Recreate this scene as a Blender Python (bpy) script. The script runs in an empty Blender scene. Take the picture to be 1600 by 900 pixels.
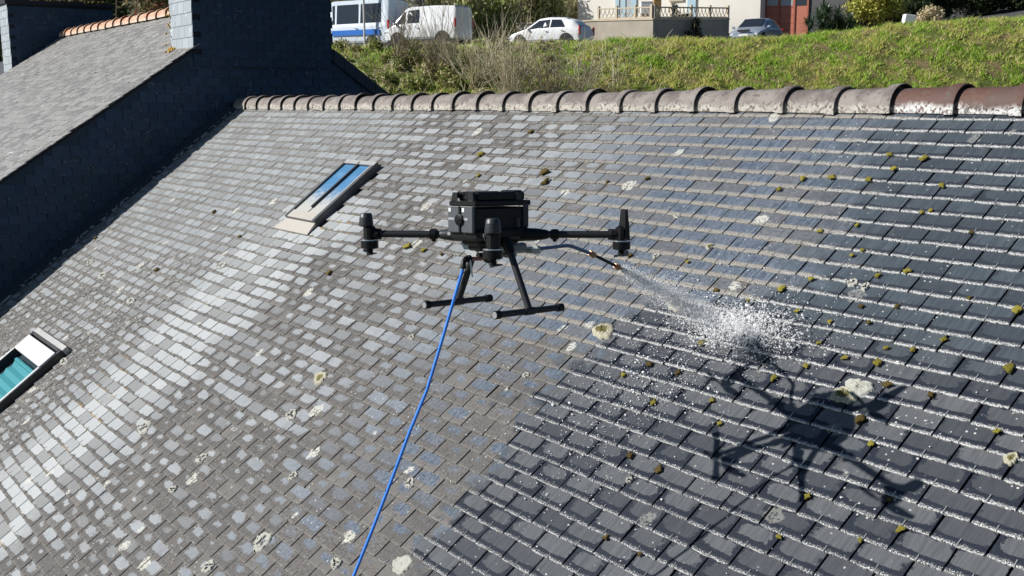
import bpy, math, random
import numpy as np
from mathutils import Matrix, Vector
random.seed(7); rng = np.random.default_rng(7)
SC = bpy.context.scene; COL = SC.collection
R_ = math.radians
# ------------------------------------------------------------------ camera
F_PX = 1646.19
CAM = np.array([3.37243, -5.53926, 0.114742])
CR = np.array([[0.60140088, 0.79893049, -0.00520151],      # right
               [0.13669181, -0.10930588, -0.98456466],     # down
               [-0.78716728, 0.59140705, -0.1749439]])     # forward
cam = bpy.data.cameras.new('camera'); co = bpy.data.objects.new('camera', cam); COL.objects.link(co)
cam.sensor_width = 36; cam.lens = 36 * F_PX / 1600; cam.clip_start = 0.05; cam.clip_end = 2000
m = Matrix.Identity(4)
for i in range(3):
    m[i][0] = CR[0][i]; m[i][1] = -CR[1][i]; m[i][2] = -CR[2][i]; m[i][3] = CAM[i]
co.matrix_world = m; SC.camera = co
# ------------------------------------------------------------------ light
SUN = np.array([0.46188, 0.70728, -0.53518])              # the way the sunlight travels
sl = bpy.data.lights.new('sun', 'SUN'); so = bpy.data.objects.new('sun', sl); COL.objects.link(so)
sl.energy = 5.0; sl.angle = R_(0.5); sl.color = (1.0, 0.968, 0.915)
so.rotation_mode = 'QUATERNION'; so.rotation_quaternion = Vector(SUN).to_track_quat('-Z', 'Y'); so.location = (-20, -30, 30)
W = bpy.data.worlds.new('World'); SC.world = W; W.use_nodes = True
nt = W.node_tree; sky = nt.nodes.new('ShaderNodeTexSky'); sky.sky_type = 'NISHITA'; sky.sun_disc = False
sky.sun_elevation = math.asin(-SUN[2]); sky.sun_rotation = math.atan2(-SUN[0], -SUN[1])
sky.air_density = 1.0; sky.dust_density = 0.3; sky.ozone_density = 4.5
bg = nt.nodes['Background']; nt.links.new(sky.outputs[0], bg.inputs[0]); bg.inputs[1].default_value = 0.0525
vs = SC.view_settings; vs.view_transform = 'Standard'; vs.look = 'None'; vs.exposure = 0.34; vs.gamma = 1.0
SC.render.filter_size = 0.95; SC.cycles.max_bounces = 24; SC.cycles.diffuse_bounces = 20; SC.cycles.glossy_bounces = 3; SC.cycles.volume_bounces = 14; SC.cycles.transparent_max_bounces = 40

def ray(x, y): return CR.T @ np.array([(x - 800) / F_PX, (y - 450) / F_PX, 1.0])
def at(x, y, Z): return CAM + ray(x, y) * Z
def pxof(X):
    q = CR @ (np.asarray(X) - CAM); return 800 + F_PX * q[0] / q[2], 450 + F_PX * q[1] / q[2], q[2]
RT = np.array([CR[0][0], CR[0][1], 0]); RT /= np.linalg.norm(RT)
FH = np.array([CR[2][0], CR[2][1], 0]); FH /= np.linalg.norm(FH)
UP = np.array([0, 0, 1.0])

# ------------------------------------------------------------------ mesh builder
class MB:
    def __init__(s): s.v = []; s.f = []
    def add(s, vs, fs):
        n = len(s.v); s.v += [tuple(map(float, p)) for p in vs]; s.f += [tuple(i + n for i in f) for f in fs]; return s
    def box(s, c, size, ax=None, taper=1.0):
        c = np.array(c, float); h = np.array(size, float) / 2
        A = np.eye(3) if ax is None else np.array(ax, float)
        P = []
        for z in (-1, 1):
            k = taper if z > 0 else 1
            for x, y in ((-1, -1), (1, -1), (1, 1), (-1, 1)): P.append(c + A[0] * x * h[0] * k + A[1] * y * h[1] * k + A[2] * z * h[2])
        return s.add(P, [(3, 2, 1, 0), (4, 5, 6, 7), (0, 1, 5, 4), (1, 2, 6, 5), (2, 3, 7, 6), (3, 0, 4, 7)])
    def bbox(s, c, size, b, ax=None):
        """box with chamfered edges"""
        c = np.array(c, float); h = np.array(size, float) / 2; A = np.eye(3) if ax is None else np.array(ax, float)
        b = min(b, *(h * .9)); P = []
        for z, k in ((-h[2], b), (-h[2] + b, 0), (h[2] - b, 0), (h[2], b)):
            hx, hy = h[0] - k, h[1] - k
            for x, y in ((-hx + b, -hy), (hx - b, -hy), (hx, -hy + b), (hx, hy - b), (hx - b, hy), (-hx + b, hy), (-hx, hy - b), (-hx, -hy + b)):
                P.append(c + A[0] * x + A[1] * y + A[2] * z)
        F = [tuple(range(7, -1, -1)), tuple(range(24, 32))]
        for l in range(3):
            for i in range(8): j = (i + 1) % 8; F.append((l * 8 + i, l * 8 + j, l * 8 + 8 + j, l * 8 + 8 + i))
        return s.add(P, F)
    def tube(s, pts, r, n=8, caps=True):
        pts = [np.array(p, float) for p in pts]; k = len(pts); rr = r if hasattr(r, '__len__') else [r] * k
        P = []; prev = None
        for i, p in enumerate(pts):
            d = pts[min(i + 1, k - 1)] - pts[max(i - 1, 0)]; d /= np.linalg.norm(d) + 1e-12
            if prev is None:
                a = np.array([0, 0, 1.0]) if abs(d[2]) < .9 else np.array([1.0, 0, 0]); u = np.cross(d, a)
            else: u = prev - d * (prev @ d)
            u /= np.linalg.norm(u) + 1e-12; prev = u; w = np.cross(d, u)
            for j in range(n):
                t = 2 * math.pi * j / n; P.append(p + (u * math.cos(t) + w * math.sin(t)) * rr[i])
        F = []
        for i in range(k - 1):
            for j in range(n): q = (j + 1) % n; F.append((i * n + j, i * n + q, (i + 1) * n + q, (i + 1) * n + j))
        if caps: F += [tuple(range(n - 1, -1, -1)), tuple(range((k - 1) * n, k * n))]
        return s.add(P, F)
    def lathe(s, c, prof, ax=(0, 0, 1), n=20):
        c = np.array(c, float); d = np.array(ax, float); d /= np.linalg.norm(d)
        return s.tube([c + d * z for z, _ in prof], [r for _, r in prof], n)
    def build(s, name, mat, parent=None, smooth=0, local=False):
        me = bpy.data.meshes.new(name); me.from_pydata(s.v, [], s.f); me.update()
        return link(name, me, mat, parent, smooth, local)
WM = {}
def wm(o): return WM.get(o.name, Matrix.Identity(4)) if o is not None else Matrix.Identity(4)
def link(name, me, mat, parent=None, smooth=0, local=False):
    if mat is not None: me.materials.append(mat)
    if smooth:
        me.shade_smooth()
        if smooth < 180: me.set_sharp_from_angle(angle=R_(smooth))
    o = bpy.data.objects.new(name, me); COL.objects.link(o)
    if parent is not None:
        o.parent = parent
        if local: WM[o.name] = wm(parent).copy()
        else: o.matrix_parent_inverse = wm(parent).inverted()
    return o
def tag(o, label=None, cat=None, group=None, kind=None):
    for k, v in (('label', label), ('category', cat), ('group', group), ('kind', kind)):
        if v: o[k] = v
    return o
def empty(name, mat_or_loc, label, cat, group=None):
    o = bpy.data.objects.new(name, None); COL.objects.link(o); o.empty_display_size = .2
    M = mat_or_loc if isinstance(mat_or_loc, Matrix) else Matrix.Translation(Vector(tuple(float(a) for a in mat_or_loc)))
    o.matrix_world = M; WM[o.name] = M.copy(); return tag(o, label, cat, group)
def frame(o, x, y, z):
    M = Matrix.Identity(4)
    for i in range(3): M[i][0], M[i][1], M[i][2], M[i][3] = float(x[i]), float(y[i]), float(z[i]), float(o[i])
    return M
def place(name, me, parent, M):
    o = bpy.data.objects.new(name, me); COL.objects.link(o); o.parent = parent; o.matrix_basis = M; return o
def np_mesh(name, V, F, attr=None, uv=None):
    """V (n,3), F list of tuples or (m,k) array"""
    me = bpy.data.meshes.new(name)
    if isinstance(F, np.ndarray):
        m_, k = F.shape
        me.vertices.add(len(V)); me.vertices.foreach_set('co', np.asarray(V, np.float32).ravel())
        me.loops.add(m_ * k); me.loops.foreach_set('vertex_index', F.astype(np.int32).ravel())
        me.polygons.add(m_); me.polygons.foreach_set('loop_start', np.arange(0, m_ * k, k, dtype=np.int32))
        me.update(calc_edges=True); me.validate()
    else:
        me.from_pydata([tuple(map(float, v)) for v in V], [], F); me.update()
    if attr is not None:
        a = me.attributes.new('rnd', 'FLOAT_COLOR', 'POINT'); a.data.foreach_set('color', np.asarray(attr, np.float32).ravel())
    if uv is not None:
        a = me.attributes.new('suv', 'FLOAT_VECTOR', 'POINT'); a.data.foreach_set('vector', np.asarray(uv, np.float32).ravel())
    return me

# ------------------------------------------------------------------ node helper
class N:
    def __init__(s, name):
        s.m = bpy.data.materials.new(name); s.m.use_nodes = True; s.t = s.m.node_tree; s.b = s.t.nodes['Principled BSDF']
    def n(s, typ, **kw):
        o = s.t.nodes.new(typ)
        for k, v in kw.items(): setattr(o, k, v)
        return o
    def put(s, inp, v):
        if v is None: return
        if hasattr(v, 'is_output') or isinstance(v, bpy.types.NodeSocket): s.t.links.new(v, inp)
        else:
            if hasattr(inp.default_value, '__len__') and not hasattr(v, '__len__'): v = (v,) * len(inp.default_value)
            if hasattr(v, '__len__') and len(v) == 3 and len(inp.default_value) == 4: v = (*v, 1)
            inp.default_value = v
    def M(s, op, a, b=None, c=None, clamp=False):
        o = s.n('ShaderNodeMath', operation=op, use_clamp=clamp)
        for i, v in enumerate((a, b, c)): s.put(o.inputs[i], v)
        return o.outputs[0]
    def add(s, a, b): return s.M('ADD', a, b)
    def mul(s, a, b): return s.M('MULTIPLY', a, b)
    def sub(s, a, b): return s.M('SUBTRACT', a, b)
    def sm(s, v, lo, hi, a=0.0, b=1.0):
        o = s.n('ShaderNodeMapRange', interpolation_type='SMOOTHSTEP')
        for i, x in enumerate((v, lo, hi, a, b)): s.put(o.inputs[i], x)
        return o.outputs[0]
    def mix(s, f, a, b):
        o = s.n('ShaderNodeMix', data_type='RGBA'); s.put(o.inputs[0], f); s.put(o.inputs[6], a); s.put(o.inputs[7], b); return o.outputs[2]
    def fmix(s, f, a, b):
        o = s.n('ShaderNodeMix', data_type='FLOAT'); s.put(o.inputs[0], f); s.put(o.inputs[2], a); s.put(o.inputs[3], b); return o.outputs[0]
    def noise(s, vec, scale, detail=3, rough=.55, col=False, dist=0.0):
        o = s.n('ShaderNodeTexNoise'); s.put(o.inputs['Vector'], vec); s.put(o.inputs['Scale'], scale); s.put(o.inputs['Detail'], detail); s.put(o.inputs['Roughness'], rough); s.put(o.inputs['Distortion'], dist)
        return o.outputs[1 if col else 0]
    def vor(s, vec, scale, out='Distance', feature='F1', rand=1.0):
        o = s.n('ShaderNodeTexVoronoi', feature=feature); s.put(o.inputs['Vector'], vec); s.put(o.inputs['Scale'], scale); s.put(o.inputs['Randomness'], rand); return o.outputs[out]
    def pos(s): return s.n('ShaderNodeNewGeometry').outputs['Position']
    def nor(s): return s.n('ShaderNodeNewGeometry').outputs['True Normal']
    def obj(s): return s.n('ShaderNodeTexCoord').outputs['Object']
    def dot(s, a, v):
        o = s.n('ShaderNodeVectorMath', operation='DOT_PRODUCT'); s.put(o.inputs[0], a); o.inputs[1].default_value = tuple(v); return o.outputs['Value']
    def xyz(s, v): return s.n('ShaderNodeSeparateXYZ') if v is None else s._sep(v)
    def _sep(s, v):
        o = s.n('ShaderNodeSeparateXYZ'); s.put(o.inputs[0], v); return o.outputs
    def com(s, x, y, z=0.0):
        o = s.n('ShaderNodeCombineXYZ'); [s.put(o.inputs[i], v) for i, v in enumerate((x, y, z))]; return o.outputs[0]
    def att(s, name): return s.n('ShaderNodeAttribute', attribute_name=name)
    def bump(s, h, strength=.3, dist=.01):
        o = s.n('ShaderNodeBump'); o.inputs['Strength'].default_value = strength; o.inputs['Distance'].default_value = dist; s.put(o.inputs['Height'], h); return o.outputs[0]
    def out(s, col, rough=.6, metal=0.0, normal=None, spec=None, **kw):
        s.put(s.b.inputs['Base Color'], col); s.put(s.b.inputs['Roughness'], rough); s.put(s.b.inputs['Metallic'], metal)
        if normal is not None: s.put(s.b.inputs['Normal'], normal)
        if spec is not None: s.put(s.b.inputs['Specular IOR Level'], spec)
        for k, v in kw.items(): s.put(s.b.inputs[k], v)
        return s.m
def simple(name, col, rough=.5, metal=0.0, var=.15, scale=30, spec=None, bump=0.0):
    s = N(name); o = s.obj(); n = s.noise(o, scale, 4)
    c = s.mix(n, tuple(x * (1 - var) for x in col), tuple(min(1, x * (1 + var)) for x in col))
    return s.out(c, s.fmix(n, max(0, rough - .08), min(1, rough + .08)), metal, s.bump(n, bump, .005) if bump else None, spec)

# ------------------------------------------------------------------ roof frame
PITCH = R_(36.5677); SD = np.array([0, -math.cos(PITCH), -math.sin(PITCH)]); RN = np.array([0, -math.sin(PITCH), math.cos(PITCH)]); UX = np.array([1.0, 0, 0])
SW, SE = 0.22, 0.11017
def rp(u, s, h=0.0): return UX * u + SD * s + RN * h
def roof_hit(x, y, h=0.0):
    d = ray(x, y); t = (h - CAM @ RN) / (d @ RN); X = CAM + d * t; return X[0], X @ SD

# ================================================================== MATERIALS
def slate_main():
    s = N('weathered_slate'); P = s.pos(); u = s.dot(P, UX); v = s.dot(P, SD); us = s.com(u, v)
    A = s.att('rnd').outputs['Color']; r = s._sep(A); r1, r2, r3 = r[0], r[1], r[2]
    ab = s._sep(s.att('suv').outputs['Vector']); a, b = ab[0], ab[1]
    butt = s.sm(s.dot(s.nor(), SD), .45, .75)
    nl = s.noise(us, 1.1, 2); nm = s.noise(us, 9, 4); nf = s.noise(us, 55, 4, .65); nx = s.noise(us, 160, 3, .7); nz = s.noise(us, 330, 2, .7)
    # cleaned and wetted area
    fc = s.n('ShaderNodeFloatCurve'); cv = fc.mapping.curves[0]
    pts = [(0, -.30), (.45, -.32), (.85, -.16), (1.4, -.06), (1.60, -.45), (1.78, -.95), (2.1, -.97), (2.5, -1.05), (3.2, -.98), (3.6, -.88), (6.5, -.8)]
    cv.points[0].location = (0, (pts[0][1] + 2) / 4); cv.points[1].location = (1, (pts[-1][1] + 2) / 4)
    for q in pts[1:-1]: cv.points.new(q[0] / 6.5, (q[1] + 2) / 4)
    fc.mapping.update(); s.put(fc.inputs['Value'], s.M('DIVIDE', v, 6.5)); ub = s.sub(s.mul(fc.outputs[0], 4), 2)
    du = s.sub(u, ub)
    duj = s.add(du, s.add(s.add(s.mul(s.sub(nm, .5), .75), s.mul(s.sub(s.noise(us, 3.2, 3), .5), 1.0)), s.mul(s.sub(r1, .5), .14)))
    ww = s.fmix(s.sm(v, 1.2, 1.8), .34, .12); wet = s.sm(s.M('DIVIDE', s.add(duj, s.mul(s.sub(nf, .5), .25)), ww), -1.0, 1.1)
    soak = s.mul(s.sm(v, 1.5, 1.9), wet)                       # lower part lies dripping wet
    midz = s.mul(s.sm(s.add(u, s.mul(s.sub(nl, .5), 1.6)), -4.4, -1.4), s.sub(1.0, s.sm(s.sub(v, s.mul(s.add(u, 6.0), .12)), 1.25, 1.9)))
    # runoff band under the zinc skylight
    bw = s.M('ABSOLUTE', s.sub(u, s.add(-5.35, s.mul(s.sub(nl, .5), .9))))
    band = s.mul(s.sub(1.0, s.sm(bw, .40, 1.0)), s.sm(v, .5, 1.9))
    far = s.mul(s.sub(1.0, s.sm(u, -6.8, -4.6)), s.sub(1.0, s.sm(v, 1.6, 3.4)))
    left = s.sub(1.0, s.sm(s.add(u, s.mul(s.sub(nl, .5), 1.2)), -3.6, -1.2))  # bare slate paler leftwards: weathering plus sky sheen put into its colour
    # bare patch in the middle of each slate
    dx = s.M('POWER', s.M('ABSOLUTE', s.mul(s.sub(a, .5), 2.0)), 4.0); dy = s.M('POWER', s.M('ABSOLUTE', s.mul(s.sub(b, .66), 2.2)), 4.0)
    ns_ = s.noise(us, 27, 3, .6)
    pn = s.add(s.add(s.mul(s.sub(nm, .5), 1.0), s.mul(s.sub(nf, .5), .8)), s.add(s.mul(s.sub(ns_, .5), .75), s.mul(s.sub(nx, .5), .35)))
    dd = s.add(s.M('POWER', s.add(dx, dy), .25), s.mul(pn, s.fmix(wet, 1.0, .72))); dd = s.add(dd, s.mul(s.sm(b, .38, .16), .5))
    size = s.add(.32, s.mul(r2, .74)); size = s.add(size, s.mul(band, .75)); size = s.add(size, s.mul(far, .50)); size = s.add(size, s.mul(midz, .55)); size = s.add(size, s.mul(wet, .36)); size = s.add(size, s.mul(s.sub(nl, .5), 1.6)); size = s.sub(size, s.mul(s.sm(v, 2.6, 4.2), s.mul(.22, s.sub(1.0, s.M('MAXIMUM', wet, band)))))
    size = s.sub(size, s.mul(s.sm(u, -2.2, -1.3), s.mul(s.sm(v, 1.6, 2.3), .25)))
    size = s.fmix(wet, size, s.add(s.add(.84, s.mul(s.sub(r2, .5), .34)), s.add(s.mul(s.sub(nl, .5), 1.1), s.mul(s.sub(1.0, soak), .22))))
    size = s.add(size, s.mul(band, .18))
    soft = s.fmix(r3, .02, .10); bare = s.sub(1.0, s.sm(s.sub(dd, size), s.mul(soft, -1.0), soft)); bare = s.mul(bare, s.fmix(s.sm(r1, .1, .6), .45, 1.0))
    bare = s.mul(bare, s.sub(1.0, butt))
    grime = s.mix(s.sm(s.add(s.mul(nf, .40), s.add(s.mul(nx, .30), s.mul(nz, .30))), .36, .64), (.045, .043, .041), (.215, .203, .195)); grime = s.mix(s.mul(r3, .6), grime, s.mix(nx, (.065, .064, .063), (.125, .122, .119))); grime = s.mix(s.mul(s.sm(r1, .72, 1.0), .5), grime, (.20, .19, .178)); grime = s.mix(s.sm(nm, .45, .75, 0, .35), grime, (.082, .070, .060))
    grime = s.mix(s.mul(far, .7), grime, s.mix(nf, (.15, .147, .14), (.27, .264, .25)))
    wetg = s.mix(nf, (.007, .010, .018), (.024, .030, .044)); wetg = s.mix(s.sm(nx, .62, .72, 0, .5), wetg, (.10, .11, .125))
    dryw = s.mix(nf, (.015, .020, .031), (.040, .047, .060)); wetg = s.mix(soak, dryw, wetg); wetg = s.mix(s.mul(s.sm(nz, .58, .66), s.mul(soak, .55)), wetg, (.15, .16, .175))
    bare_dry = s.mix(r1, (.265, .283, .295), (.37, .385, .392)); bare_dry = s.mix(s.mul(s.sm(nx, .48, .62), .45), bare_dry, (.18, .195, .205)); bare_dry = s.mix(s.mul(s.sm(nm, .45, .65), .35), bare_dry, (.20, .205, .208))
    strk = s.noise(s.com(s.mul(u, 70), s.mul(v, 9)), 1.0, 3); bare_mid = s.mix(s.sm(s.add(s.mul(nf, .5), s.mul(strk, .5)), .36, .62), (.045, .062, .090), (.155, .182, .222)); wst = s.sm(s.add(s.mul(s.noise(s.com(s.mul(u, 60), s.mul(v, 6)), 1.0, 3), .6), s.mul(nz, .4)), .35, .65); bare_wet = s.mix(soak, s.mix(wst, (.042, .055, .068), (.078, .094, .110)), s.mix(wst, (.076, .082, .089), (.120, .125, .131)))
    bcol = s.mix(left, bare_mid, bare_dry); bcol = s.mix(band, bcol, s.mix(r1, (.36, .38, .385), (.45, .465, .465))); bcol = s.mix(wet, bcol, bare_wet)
    gcol = s.mix(wet, grime, wetg)
    pep = s.mul(s.mul(s.sm(nx, .60, .64), s.sm(ns_, .46, .56)), s.sub(1.0, wet)); bcol = s.mix(s.mul(pep, .7), bcol, (.05, .052, .055))
    col = s.mix(bare, gcol, bcol)
    # pale crust on the lower edges
    edge = s.M('MAXIMUM', butt, s.sub(1.0, s.sm(s.add(s.sub(b, s.mul(s.mul(midz, s.sub(1.0, wet)), .20)), s.add(s.mul(s.sub(nf, .5), .30), s.mul(s.sub(nx, .5), .25))), .0, .15)))
    cr = s.noise(us, 170, 4, .75)
    amt = s.add(s.add(-.012, s.mul(wet, .025)), s.mul(midz, .045))
    crust = s.mul(edge, s.sm(s.add(cr, amt), .49, .56)); crust = s.M('MAXIMUM', crust, s.mul(s.mul(butt, wet), s.sm(s.add(cr, s.mul(s.sub(nm, .5), .4)),   .42, .50)))
    ccol = s.mix(wet, s.mix(nx, (.18, .165, .14), (.74, .70, .62)), s.mix(cr, (.45, .45, .44), (.85, .85, .83)))
    col = s.mix(crust, col, ccol)
    flk = s.mul(s.mul(s.sm(s.noise(us, 34, 4, .7), .56, .62), s.sub(1.0, s.sm(s.add(u, s.mul(s.sub(nl, .5), 2.0)), -6.6, -5.6))), s.sm(v, 2.0, 2.6)); col = s.mix(s.mul(flk, .75), col, s.mix(nx, (.36, .36, .33), (.66, .65, .60)))
    # ochre lichen along some butts, white lichen spots
    och = s.mul(s.mul(edge, s.mul(band, s.sm(nl, .5, .6))), s.sm(nm, .5, .58)); col = s.mix(s.mul(och, .8), col, (.45, .29, .08))
    wu = s.n('ShaderNodeVectorMath', operation='ADD'); s.put(wu.inputs[0], us); s.put(wu.inputs[1], s.mix(1.0, (0, 0, 0), s.noise(us, 14, 3, .6, True)))
    vv = s.n('ShaderNodeVectorMath', operation='MULTIPLY_ADD'); s.put(vv.inputs[0], s.noise(us, 16, 4, .65, True)); vv.inputs[1].default_value = (.09, .09, 0); s.put(vv.inputs[2], us)
    vd = s.vor(vv.outputs[0], 5.5); vc = s._sep(s.vor(vv.outputs[0], 5.5, 'Color'))
    rad = s.mul(s.sm(vc[0], .80, 1.0), .30); ring = s.mul(s.sub(1.0, s.sm(s.sub(vd, rad), -.03, .02)), s.sm(rad, .01, .04))
    ring = s.mul(ring, s.sm(s.noise(us, 60, 3, .7), .40, .50))
    col = s.mix(s.mul(ring, s.fmix(wet, .8, .25)), col, s.mix(nf, (.45, .44, .38), (.72, .71, .64)))
    vd2 = s.vor(us, 42); vc2 = s._sep(s.vor(us, 42, 'Color')); sp = s.mul(s.sub(1.0, s.sm(vd2, .16, .26)), s.sm(vc2[1], .86, .88)); sp = s.mul(sp, s.sm(s.noise(us, 2.2, 2), .42, .6))
    col = s.mix(s.mul(sp, .75), col, (.62, .62, .58))
    ro = s.fmix(bare, .85, s.fmix(wet, .40, .40)); ro = s.M('MAXIMUM', ro, s.mul(crust, .85)); ro = s.sub(ro, s.mul(soak, s.mul(s.sub(1.0, bare), .35)))
    hgt = s.add(s.mul(nf, .5), s.add(s.mul(nx, .25), s.add(s.mul(bare, -.35), s.mul(crust, .9))))
    return s.out(col, ro, 0.0, s.bump(hgt, .55, .004), s.fmix(bare, .2, s.fmix(wet, .42, .28)))
def slate_plain(name, lo, hi, crustc, rough=.6, warm=None, bare=.5, scale=1.0):
    s = N(name); P = s.pos(); r = s._sep(s.att('rnd').outputs['Color']); ab = s._sep(s.att('suv').outputs['Vector'])
    nf = s.noise(P, 40 * scale, 4, .65); nm = s.noise(P, 7 * scale, 3)
    c = s.mix(s.add(s.mul(r[0], .6), s.mul(nf, .4)), lo, hi)
    if warm: c = s.mix(s.sm(nm, .45, .7, 0, .6), c, warm)
    e = s.sub(1.0, s.sm(s.add(ab[1], s.mul(s.sub(nf, .5), .2)), .03, .16)); c = s.mix(s.mul(e, s.sm(s.noise(P, 70, 3, .7), .45, .55)), c, crustc)
    c = s.mix(s.mul(s.sm(nm, .60, .68), s.sm(nf, .5, .56)), c, tuple(min(1, x * 1.8) for x in hi))
    return s.out(c, rough, 0.0, s.bump(nf, .3, .004), bare)
def ridge_clay(name, base, pale, bright, zlo=.055):
    s = N(name); P = s.pos(); n1 = s.noise(P, 6, 4); n2 = s.noise(P, 45, 4, .65); r = s._sep(s.n('ShaderNodeObjectInfo').outputs['Color'])
    z = s._sep(P)[2]; oi = s.n('ShaderNodeObjectInfo').outputs['Random']
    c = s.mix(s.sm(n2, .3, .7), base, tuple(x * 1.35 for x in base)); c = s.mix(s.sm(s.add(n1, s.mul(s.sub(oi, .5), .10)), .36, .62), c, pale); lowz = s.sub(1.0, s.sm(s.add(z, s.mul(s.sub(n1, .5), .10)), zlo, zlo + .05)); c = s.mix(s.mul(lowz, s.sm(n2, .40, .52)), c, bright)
    c = s.mix(s.mul(s.mul(s.sm(n2, .56, .63), s.sm(n1, .45, .6)), .7), c, pale)
    c = s.mix(s.mul(s.sm(s.noise(P, 22, 3), .6, .64), .8), c, (.10, .085, .075))
    return s.out(c, .7, 0.0, s.bump(n2, .4, .006), .35)
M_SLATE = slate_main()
M_NSLATE = slate_plain('dry_pale_slate', (.12, .118, .113), (.36, .353, .338), (.30, .29, .27), .55, (.20, .188, .172), .4)
M_CLAD = slate_plain('shaded_wall_slate', (.022, .042, .076), (.048, .076, .122), (.034, .052, .080), .75, (.034, .044, .046), .2)
M_CHIM = slate_plain('sunlit_chimney_slate', (.30, .34, .37), (.42, .46, .49), (.35, .36, .37), .45, None, .5)
M_RIDGE = ridge_clay('brown_ridge_clay', (.115, .096, .090), (.235, .208, .19), (.46, .43, .38))
M_RUST = ridge_clay('red_ridge_clay', (.095, .048, .036), (.10, .062, .052), (.62, .62, .61), .048)
M_ORANGE = ridge_clay('orange_ridge_clay', (.40, .20, .11), (.55, .37, .26), (.68, .56, .46), 1.5)
M_DECK = simple('dark_roof_boards', (.012, .012, .014), .95, 0, .2, 20)
M_MORTAR = simple('dirty_mortar', (.20, .18, .16), .9, 0, .4, 60, None, .5)
M_ZINC = simple('dull_zinc', (.42, .42, .41), .5, .35, .2, 14)
M_LEAD = simple('pale_lead_flashing', (.40, .375, .335), .75, 0, .15, 25, None, .2)
M_WIRE = simple('steel_hook_wire', (.60, .60, .585), .45, .3, .2, 80)
M_NAIL = simple('nail_head', (.32, .33, .33), .5, .4, .2, 80)
M_BLACK = simple('black_plastic', (.0035, .004, .005), .42, 0, .25, 60, .3)
M_CARBON = simple('carbon_fibre', (.013, .014, .016), .42, 0, .5, 240, .5)
M_GREYP = simple('dark_grey_plastic', (.026, .029, .034), .45, 0, .15, 60)
M_BATT = simple('battery_grey', (.065, .075, .086), .5, 0, .12, 50)
M_WHITEP = simple('white_label', (.75, .76, .76), .5, 0, .05, 40)
M_STEEL = simple('bright_steel', (.55, .57, .60), .3, .9, .1, 60)
M_BRASS = simple('brass_fitting', (.40, .23, .13), .4, .7, .2, 60)
M_COPPER = simple('reddish_pipe', (.35, .16, .13), .45, .3, .2, 60)
M_HOSE = simple('blue_hose', (.05, .25, .85), .22, 0, .1, 50, .6)
M_LANCE = simple('blue_grey_lance_tube', (.10, .15, .26), .3, .4, .1, 50, .6)
def mat_moss(name, lo, hi):
    s = N(name); o = s.obj(); n = s.noise(o, 160, 3, .7); oi = s.n('ShaderNodeObjectInfo').outputs['Random']
    return s.out(s.mix(s.add(s.mul(n, .7), s.mul(oi, .3)), lo, hi), .95, 0, s.bump(n, .9, .006), .1)
M_MOSS = mat_moss('yellow_green_moss', (.10, .085, .014), (.46, .40, .08)); M_MOSSB = mat_moss('brown_moss', (.05, .035, .012), (.20, .15, .05))
def mat_lichen():
    s = N('crusty_lichen'); o = s.obj(); g = s._sep(s.att('rnd').outputs['Color']); n = s.noise(o, 30, 4, .7); nf = s.noise(o, 120, 3, .7)
    rim = s.mix(nf, (.30, .285, .21), (.62, .59, .46)); core = s.mix(n, (.10, .095, .03), (.33, .30, .14)); core = s.mix(s.sm(nf, .55, .6), core, (.03, .028, .02))
    c = s.mix(s.sm(s.add(g[0], s.mul(s.sub(n, .5), .7)), .40, .62), core, rim)
    return s.out(c, .92, 0, s.bump(s.add(n, nf), .9, .008), .1)
M_LICH = mat_lichen()
def mat_lichen_w():
    s = N('white_lichen'); o = s.obj(); n = s.noise(o, 45, 4, .7); nf = s.noise(o, 120, 3, .7)
    return s.out(s.mix(n, (.26, .26, .23), (.58, .58, .52)), .92, 0, s.bump(s.add(n, nf), .9, .006), .1)
M_LICHW = mat_lichen_w()
def mat_water(name, tr):
    s = N(name); s.out((.985, .99, .995), .15, 0, None, .5)
    d = s.n('ShaderNodeBsdfTranslucent'); d.inputs[0].default_value = (.985, .99, .995, 1); t_ = s.n('ShaderNodeBsdfTransparent'); mx = s.n('ShaderNodeMixShader'); mx.inputs[0].default_value = .35; m2 = s.n('ShaderNodeMixShader'); m2.inputs[0].default_value = tr
    L = s.t.links.new; L(s.b.outputs[0], mx.inputs[1]); L(d.outputs[0], mx.inputs[2]); L(mx.outputs[0], m2.inputs[1]); L(t_.outputs[0], m2.inputs[2]); L(m2.outputs[0], s.t.nodes['Material Output'].inputs[0]); return s.m
M_WATER = mat_water('spray_water', .28); M_DROP = mat_water('foam_drop', .0)

# ================================================================== SLATES
def slate_geo(w, length, th, jag, rg):
    """one slate: butt (lower edge) at y=0, runs up +y, top face z=0 at the butt falling by tilt is done by the caller"""
    xs = np.linspace(-w / 2, w / 2, 8)
    ys = rg.uniform(-jag, jag, 8); 
    if rg.random() < .3: ys[0] += jag * rg.uniform(1, 3)
    if rg.random() < .3: ys[-1] += jag * rg.uniform(1, 3)
    lx = rg.uniform(-.0012, .0012, 2)
    top = [(x, y, 0.0) for x, y in zip(xs, ys)] + [(w / 2 + lx[0], length, 0), (-w / 2 + lx[1], length, 0)]
    c = .0016
    lip = [(x, y - c, -c) for x, y in zip(xs, ys)]
    bot = [(x, y - c, -th) for x, y in zip(xs, ys)] + [(w / 2 + lx[0], length, -th), (-w / 2 + lx[1], length, -th)]
    V = np.array(top + lip + bot); F = [tuple(range(10))]
    for i in range(7): F.append((i, 10 + i, 11 + i, i + 1)); F.append((10 + i, 18 + i, 19 + i, 11 + i))
    F.append((7, 17, 25, 26, 8)); F.append((9, 27, 18, 10, 0)); F.append((8, 26, 27, 9))
    return V, F
TILT = math.atan(.0075 / SE)
def tiltmat(rot, roll):
    # butt stands proud, tail dips
    return Matrix.Rotation(rot, 3, 'Z') @ Matrix.Rotation(-TILT + roll, 3, 'X')
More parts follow.
